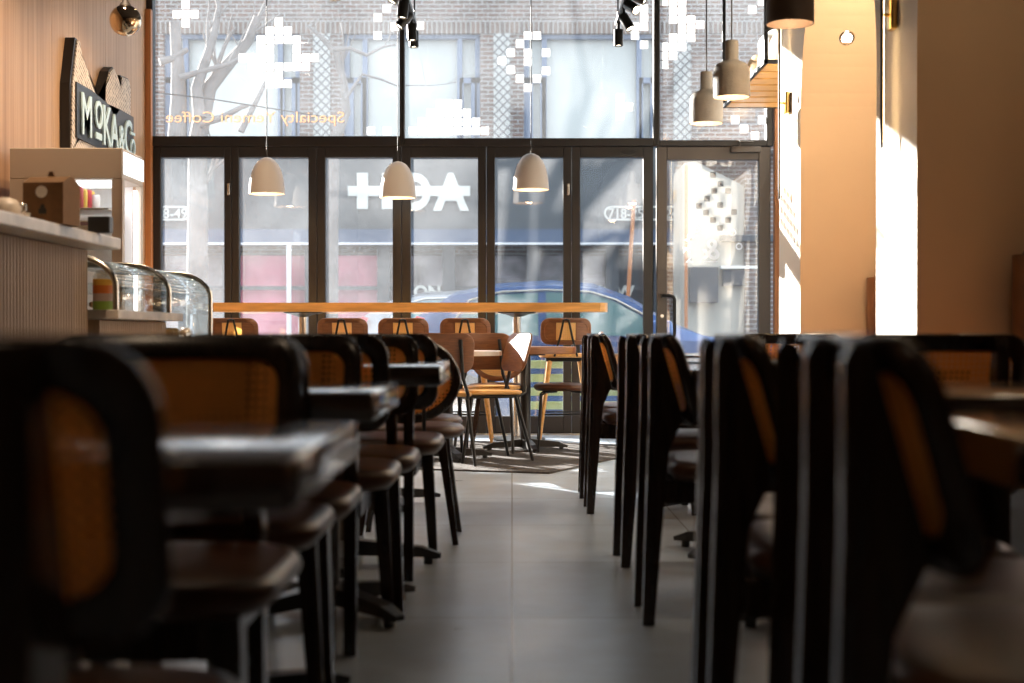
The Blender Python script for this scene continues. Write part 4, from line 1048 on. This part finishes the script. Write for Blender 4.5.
# marquee lettering: H D A with a bar through
lt = MB(); yl = -0.42
lt.box(nx(348), nx(470), yl, yl + 0.05, nz(196), nz(186)); lt.box(nx(357), nx(368), yl - 0.01, yl + 0.045, nz(209), nz(173)); lt.box(nx(382), nx(393), yl - 0.01, yl + 0.045, nz(209), nz(173))
lt.build('marquee_letter', M['sign_white'], bd)
for ch, p0, p1 in (('D', 401, 431), ('A', 433, 469)):
    t = text_mesh('marquee_letter', ch, 0.9, M['sign_white'], bd, 0.02, 'LEFT', 0.035)
    x0 = min(v.co.x for v in t.data.vertices); x1 = max(v.co.x for v in t.data.vertices); y1 = max(v.co.y for v in t.data.vertices)
    sx = (nx(p1) - nx(p0)) / (x1 - x0); sy = (nz(173) - nz(209)) / y1
    t.rotation_euler = (PI / 2, 0, 0); t.scale = (sx, sy, 1); t.location = (nx(p0) - x0 * sx, yl, nz(209))
def phone(p0, p1, parts):
    ring = MB(); c = ((nx(p0) + nx(p1)) / 2, (nz(206) + nz(220.5)) / 2); w_, h_ = nx(p1) - nx(p0), nz(206) - nz(220.5)
    ring_panel(ring, rr(w_, h_, h_ * 0.49, 8), 0.03, 0.03, lambda u, v, w: Vector((c[0] + u, -0.40 + w, c[1] + v)))
    ring.build('number_border', M['sign_white'], bd)
    for s_, px, pe in parts:
        t = text_mesh('number_lettering', s_, 0.24, M['sign_white'], bd, 0.01, 'LEFT', 0.001)
        x1 = max(v.co.x for v in t.data.vertices); t.rotation_euler = (PI / 2, 0, 0); t.location = (nx(px), -0.39, nz(218)); t.scale = ((nx(pe) - nx(px)) / x1, 1, 1)
phone(604, 681, (('718-25', 608, 643), ('24', 665, 678)))
phone(112, 190.5, (('8-49', 162.5, 187),))
t = text_mesh('window_word', 'NOW', 0.30, M['sign_white'], bd, 0.01, 'LEFT', 0.01); t.rotation_euler = (PI / 2, 0, 0); t.location = (nx(590), -0.01, nz(297))
t = text_mesh('window_word', 'ON', 0.30, M['sign_white'], bd, 0.01, 'LEFT', 0.01); t.rotation_euler = (PI / 2, 0, 0); t.location = (nx(412), -0.01, nz(297))

# pale gabled house seen through the door
gd = 22.9
hs = thing('gabled_house', 'pale gabled house front seen through the glass door', 'building', (0, gd, 0))
gx = lambda px: X(px, gd)
gz = lambda py: Z(py, gd)
MB().prism([(gx(684), GZ), (gx(790), GZ), (gx(790), gz(186)), (gx(744), gz(186)), (gx(694), gz(161)), (gx(684), gz(164))], 0, 1.5, 'XZ').build('house_front', M['cream_wall'], hs)
MB().box(gx(744), gx(800), -0.12, 1.2, GZ, gz(172)).build('brick_corner', M['brick'], hs)
MB().box(gx(720), gx(790), -0.2, -0.001, gz(242), gz(236)).build('ledge', M['shop_dark'], hs)
MB().box(gx(688), gx(716), -0.25, -0.002, gz(303), gz(268)).build('awning', M['shop_dark'], hs)
MB().box(gx(722), gx(748), -0.1, -0.002, gz(286), gz(270)).build('dark_window', M['shop_dark'], hs)
MB().box(gx(720), gx(760), -0.13, -0.002, gz(269), gz(266)).build('sill', M['paper'], hs)

# cars
def side_y(z): return -(0.88 - 0.42 * (z - 0.92)) - 0.012
def make_car(paint, label, loc, k):
    cr = thing('parked_car', label, 'car', loc); cr.scale = (k, k, k)
    st = [(-1.22, .30, .62, .78, .80, .80), (-1.10, .24, .60, .86, .92, .92), (-0.90, .22, .60, .90, 1.14, 1.16), (-0.62, .2, .6, .92, 1.30, 1.34), (-0.25, .2, .6, .92, 1.37, 1.42), (0.25, .2, .6, .92, 1.39, 1.45),
          (0.62, .2, .6, .92, 1.36, 1.42), (0.95, .2, .6, .92, 1.24, 1.30), (1.30, .2, .6, .91, 1.03, 1.08), (1.62, .2, .6, .90, .93, .95), (2.2, .2, .6, .86, .88, .90), (2.75, .22, .58, .78, .80, .82), (3.05, .3, .55, .66, .68, .70)]
    cb = MB(); rows = []
    for (x, z0, zm, zb, zr, zc_) in st:
        hw = 0.88 if -1.0 < x < 2.6 else (0.80 if x < 2.9 else 0.66)
        if x < -1.15: hw = 0.74
        cab = (zr - zb) > 0.06
        hr = 0.88 - 0.42 * (zr - zb) if cab else hw - 0.06
        hr = min(hr, hw - 0.04)
        row = [(-hw * .96, z0), (-hw, zm), (-hw, zb), (-hr, zr), (-hr * .5, zc_), (hr * .5, zc_), (hr, zr), (hw, zb), (hw, zm), (hw * .96, z0)]
        rows.append([cb.bm.verts.new(Vector((x, y, z))) for y, z in row])
    for a, c in zip(rows, rows[1:]):
        for i in range(9): cb.bm.faces.new((a[i], a[i + 1], c[i + 1], c[i]))
        cb.bm.faces.new((a[9], a[0], c[0], c[9]))
    cb.bm.faces.new(rows[0]); cb.bm.faces.new(rows[-1][::-1])
    cb.build('car_body', M[paint], cr, 35)
    for s in (1, -1):
        for pg in ([(-0.66, .97), (0.12, .95), (0.12, 1.325), (-0.2, 1.31), (-0.46, 1.24)], [(0.19, .95), (1.22, .95), (1.0, 1.13), (0.78, 1.25), (0.58, 1.315), (0.19, 1.33)]):
            g = MB(); vs = [g.bm.verts.new(Vector((x, s * side_y(z), z))) for x, z in pg]; vs2 = [g.bm.verts.new(Vector((x, s * (side_y(z) + 0.03), z))) for x, z in pg]
            n = len(vs); g.bm.faces.new(vs)
            g.bm.faces.new(vs2[::-1])
            for i in range(n): g.bm.faces.new((vs[i], vs[(i + 1) % n], vs2[(i + 1) % n], vs2[i]))
            g.build('side_window', M['car_glass'], cr)
        MB().tube([(x, s * (side_y(z) - 0.004), z) for x, z in [(-0.70, .96), (-0.48, 1.26), (-0.2, 1.335), (0.2, 1.352), (0.58, 1.335), (0.80, 1.265), (1.03, 1.14), (1.26, .955)]], 0.011, 6).build('window_trim', M['steel'], cr)
        for x in (-0.55, 2.15):
            wv = MB().lathe([(0, -0.1), (0.22, -0.1), (0.31, -0.08), (0.31, 0.08), (0.22, 0.1), (0, 0.1)], (x, s * -0.82, 0.31), 28, axis='Y').build('wheel', M['rubber'], cr, 40)
            MB().lathe([(0, -0.115), (0.12, -0.115), (0.2, -0.103), (0.2, 0.103), (0.12, 0.115), (0, 0.115)], (x, s * -0.82, 0.31), 20, axis='Y').build('hub', M['steel'], wv, 40)
        MB().prism([(-1.13, .78), (-1.0, .82), (-0.86, 1.10), (-0.93, 1.12), (-1.09, .93)], s * -0.885 - 0.01, s * -0.885 + 0.03, 'XZ').build('tail_lamp', M['red_lamp'], cr)
        MB().box(1.08, 1.26, s * -1.02 - 0.06, s * -1.02 + 0.06, .95, 1.08, 0.03).build('mirror', M[paint], cr)
        for x in (0.0, 0.95): MB().box(x - 0.1, x + 0.1, s * -0.89 - 0.015, s * -0.89 + 0.015, .82, .85, 0.006).build('door_pull', M['steel'], cr)
make_car('car_blue', 'blue hatchback parked at the kerb just outside the folding windows', (0.12, 14.75, GZ - 0.12), 1.12)
make_car('car_grey', 'pale grey car parked across the street, its roof above the blue car', (-1.0, 21.0, GZ - 0.12), 1.18)

# lime slatted street bench just outside the glass
bn = thing('street_bench', 'lime green slatted bench outside beneath the bar window', 'bench', (0, 0, GZ))
for k2, zc in enumerate((0.30, 0.42, 0.54, 0.66)):
    MB().box(X(522, 12.5), X(660, 12.5), 12.45, 12.49, zc, zc + 0.07, 0.006, 1).build('slat', M['lime'], bn)
for px in (527, 590, 655):
    MB().box(X(px, 12.5) - 0.025, X(px, 12.5) + 0.025, 12.491, 12.54, 0.0, 0.75).build('leg', M['shop_dark'], bn)

# poles, street tree
def pole(px, d_, z1, r, mat, lab, lean=0.0):
    m_ = MB().tube([(X(px, d_), d_, GZ), (X(px, d_) + lean, d_, z1)], r, 12)
    tag(m_.build('street_pole', M[mat], None, 50), lab, 'pole')
pole(289, 21.0, Z(243, 21.0), 0.035, 'pole', 'thin white pole on the far kerb, left of the car')
pole(622, 21.5, Z(200, 21.5), 0.03, 'rust', 'thin rusty pole leaning behind the car roof', 0.18)
pole(686, 20.5, Z(165, 20.5), 0.025, 'rust', 'tan post seen through the glass door')

def branch(mb, p, dirv, L, r, depth, rnd):
    pts = [Vector(p)]; d_ = Vector(dirv).normalized(); n = 6; rs = [r]
    for i in range(n):
        d_ = (d_ + Vector((rnd.uniform(-.16, .16), rnd.uniform(-.10, .10), rnd.uniform(-.05, .14)))).normalized()
        pts.append(pts[-1] + d_ * L / n); rs.append(r * (1 - 0.6 * (i + 1) / n))
    mb.tube(pts, rs, 8)
    if depth > 0:
        for k2 in range(3):
            i = rnd.choice((2, 3, 4, 5, 6)); q = pts[i]
            sd = Vector((rnd.uniform(-1, 1), rnd.uniform(-.4, .4), rnd.uniform(0.0, .8)))
            branch(mb, q, (d_ * 0.7 + sd), L * 0.62, rs[i] * 0.7, depth - 1, rnd)
def tree(d_, spec, lab, seed):
    rnd = random.Random(seed); mb = MB()
    for (pts, r0, r1, sub) in spec:
        P = [Vector((X(px, d_), d_ + k2 * 0.05, Z(py, d_))) for k2, (px, py) in enumerate(pts)]
        n = len(P); mb.tube(P, [r0 + (r1 - r0) * i / (n - 1) for i in range(n)], 10)
        for k2 in range(sub):
            i = rnd.randrange(1, n); branch(mb, P[i], (P[i] - P[i - 1]).normalized() + Vector((rnd.uniform(-.7, .7), rnd.uniform(-.3, .3), 0.3)), 0.8, r1 * 0.8, 1, rnd)
    tag(mb.build('bare_tree', M['bark'], None, 60), lab, 'tree', 'bare street trees')
tree(17.0, [([(197, 352), (197, 200), (196, 140), (201, 110), (206, 85), (218, 68), (232, 50), (243, 36), (252, 10)], 0.13, 0.05, 3),
            ([(200, 118), (196, 88), (204, 60), (211, 36), (216, 5)], 0.08, 0.035, 2),
            ([(176, 150), (178, 100), (176, 60), (172, 20)], 0.11, 0.06, 0),
            ([(180, 78), (205, 70), (226, 63), (238, 56)], 0.04, 0.02, 1),
            ([(200, 124), (222, 117), (240, 106), (246, 104)], 0.05, 0.02, 0),
            ([(241, 132), (252, 108), (262, 86), (272, 66)], 0.04, 0.02, 0),
            ([(160, 62), (172, 58), (186, 48)], 0.05, 0.03, 0)], 'bare pale street tree on the left outside the upper window', 3)
tree(18.0, [([(331, 352), (332, 200), (333, 140), (345, 110), (342, 80), (334, 50), (318, 32), (304, 20)], 0.09, 0.025, 1),
            ([(334, 50), (350, 48), (366, 54), (372, 50), (382, 44), (394, 41)], 0.03, 0.012, 1),
            ([(345, 100), (362, 74), (380, 78), (396, 84)], 0.025, 0.01, 1)], 'thin bare street tree behind the middle folding panel', 9)

# overhead cable across the street
tag(MB().tube([(X(60, 16.5), 16.5, Z(88, 16.5)), (X(158, 16.5), 16.5, Z(93, 16.5)), (X(210, 16.5), 16.5, Z(99, 16.5)), (X(330, 16.5), 16.5, Z(118, 16.5))], 0.008, 6).build('overhead_cable', M['cord']), 'thin cable strung past the left street tree', 'cable')

# ================================================================== light and camera
wd = bpy.data.worlds.new('street_sky'); S.world = wd; wd.use_nodes = True
nt = wd.node_tree; bg = nt.nodes['Background']
bg.inputs[0].default_value = (0.76, 0.88, 1.0, 1); bg.inputs[1].default_value = 2.7
sun = light('sun', 'SUN', (-8, 20, 8), 36.0, (1.0, 0.95, 0.87), None, math.radians(0.6))
sun.rotation_mode = 'QUATERNION'; sun.rotation_quaternion = Vector((0.75, -1.0, -0.35)).to_track_quat('-Z', 'Y')

cam_d = bpy.data.cameras.new('camera'); cam = bpy.data.objects.new('camera', cam_d); COL.objects.link(cam)
cam_d.sensor_width = 36.0; cam_d.lens = 36.0 * F / 1024.0
cam.location = (0, 0, CZ); cam.rotation_euler = (PI / 2 - math.atan((341.5 - 333.0) / F), 0, 0)
cam_d.clip_start = 0.05; cam_d.clip_end = 200
cam_d.dof.use_dof = True; cam_d.dof.focus_distance = 9.6; cam_d.dof.aperture_fstop = 2.7
S.camera = cam
S.view_settings.view_transform = 'Standard'; S.view_settings.look = 'None'
S.view_settings.gamma = 1.0; S.view_settings.use_curve_mapping = False
S.view_settings.exposure = 0.0
S.cycles.max_bounces = 8; S.cycles.transparent_max_bounces = 16
S.cycles.caustics_reflective = False; S.cycles.caustics_refractive = False
S.cycles.sample_clamp_indirect = 6.0
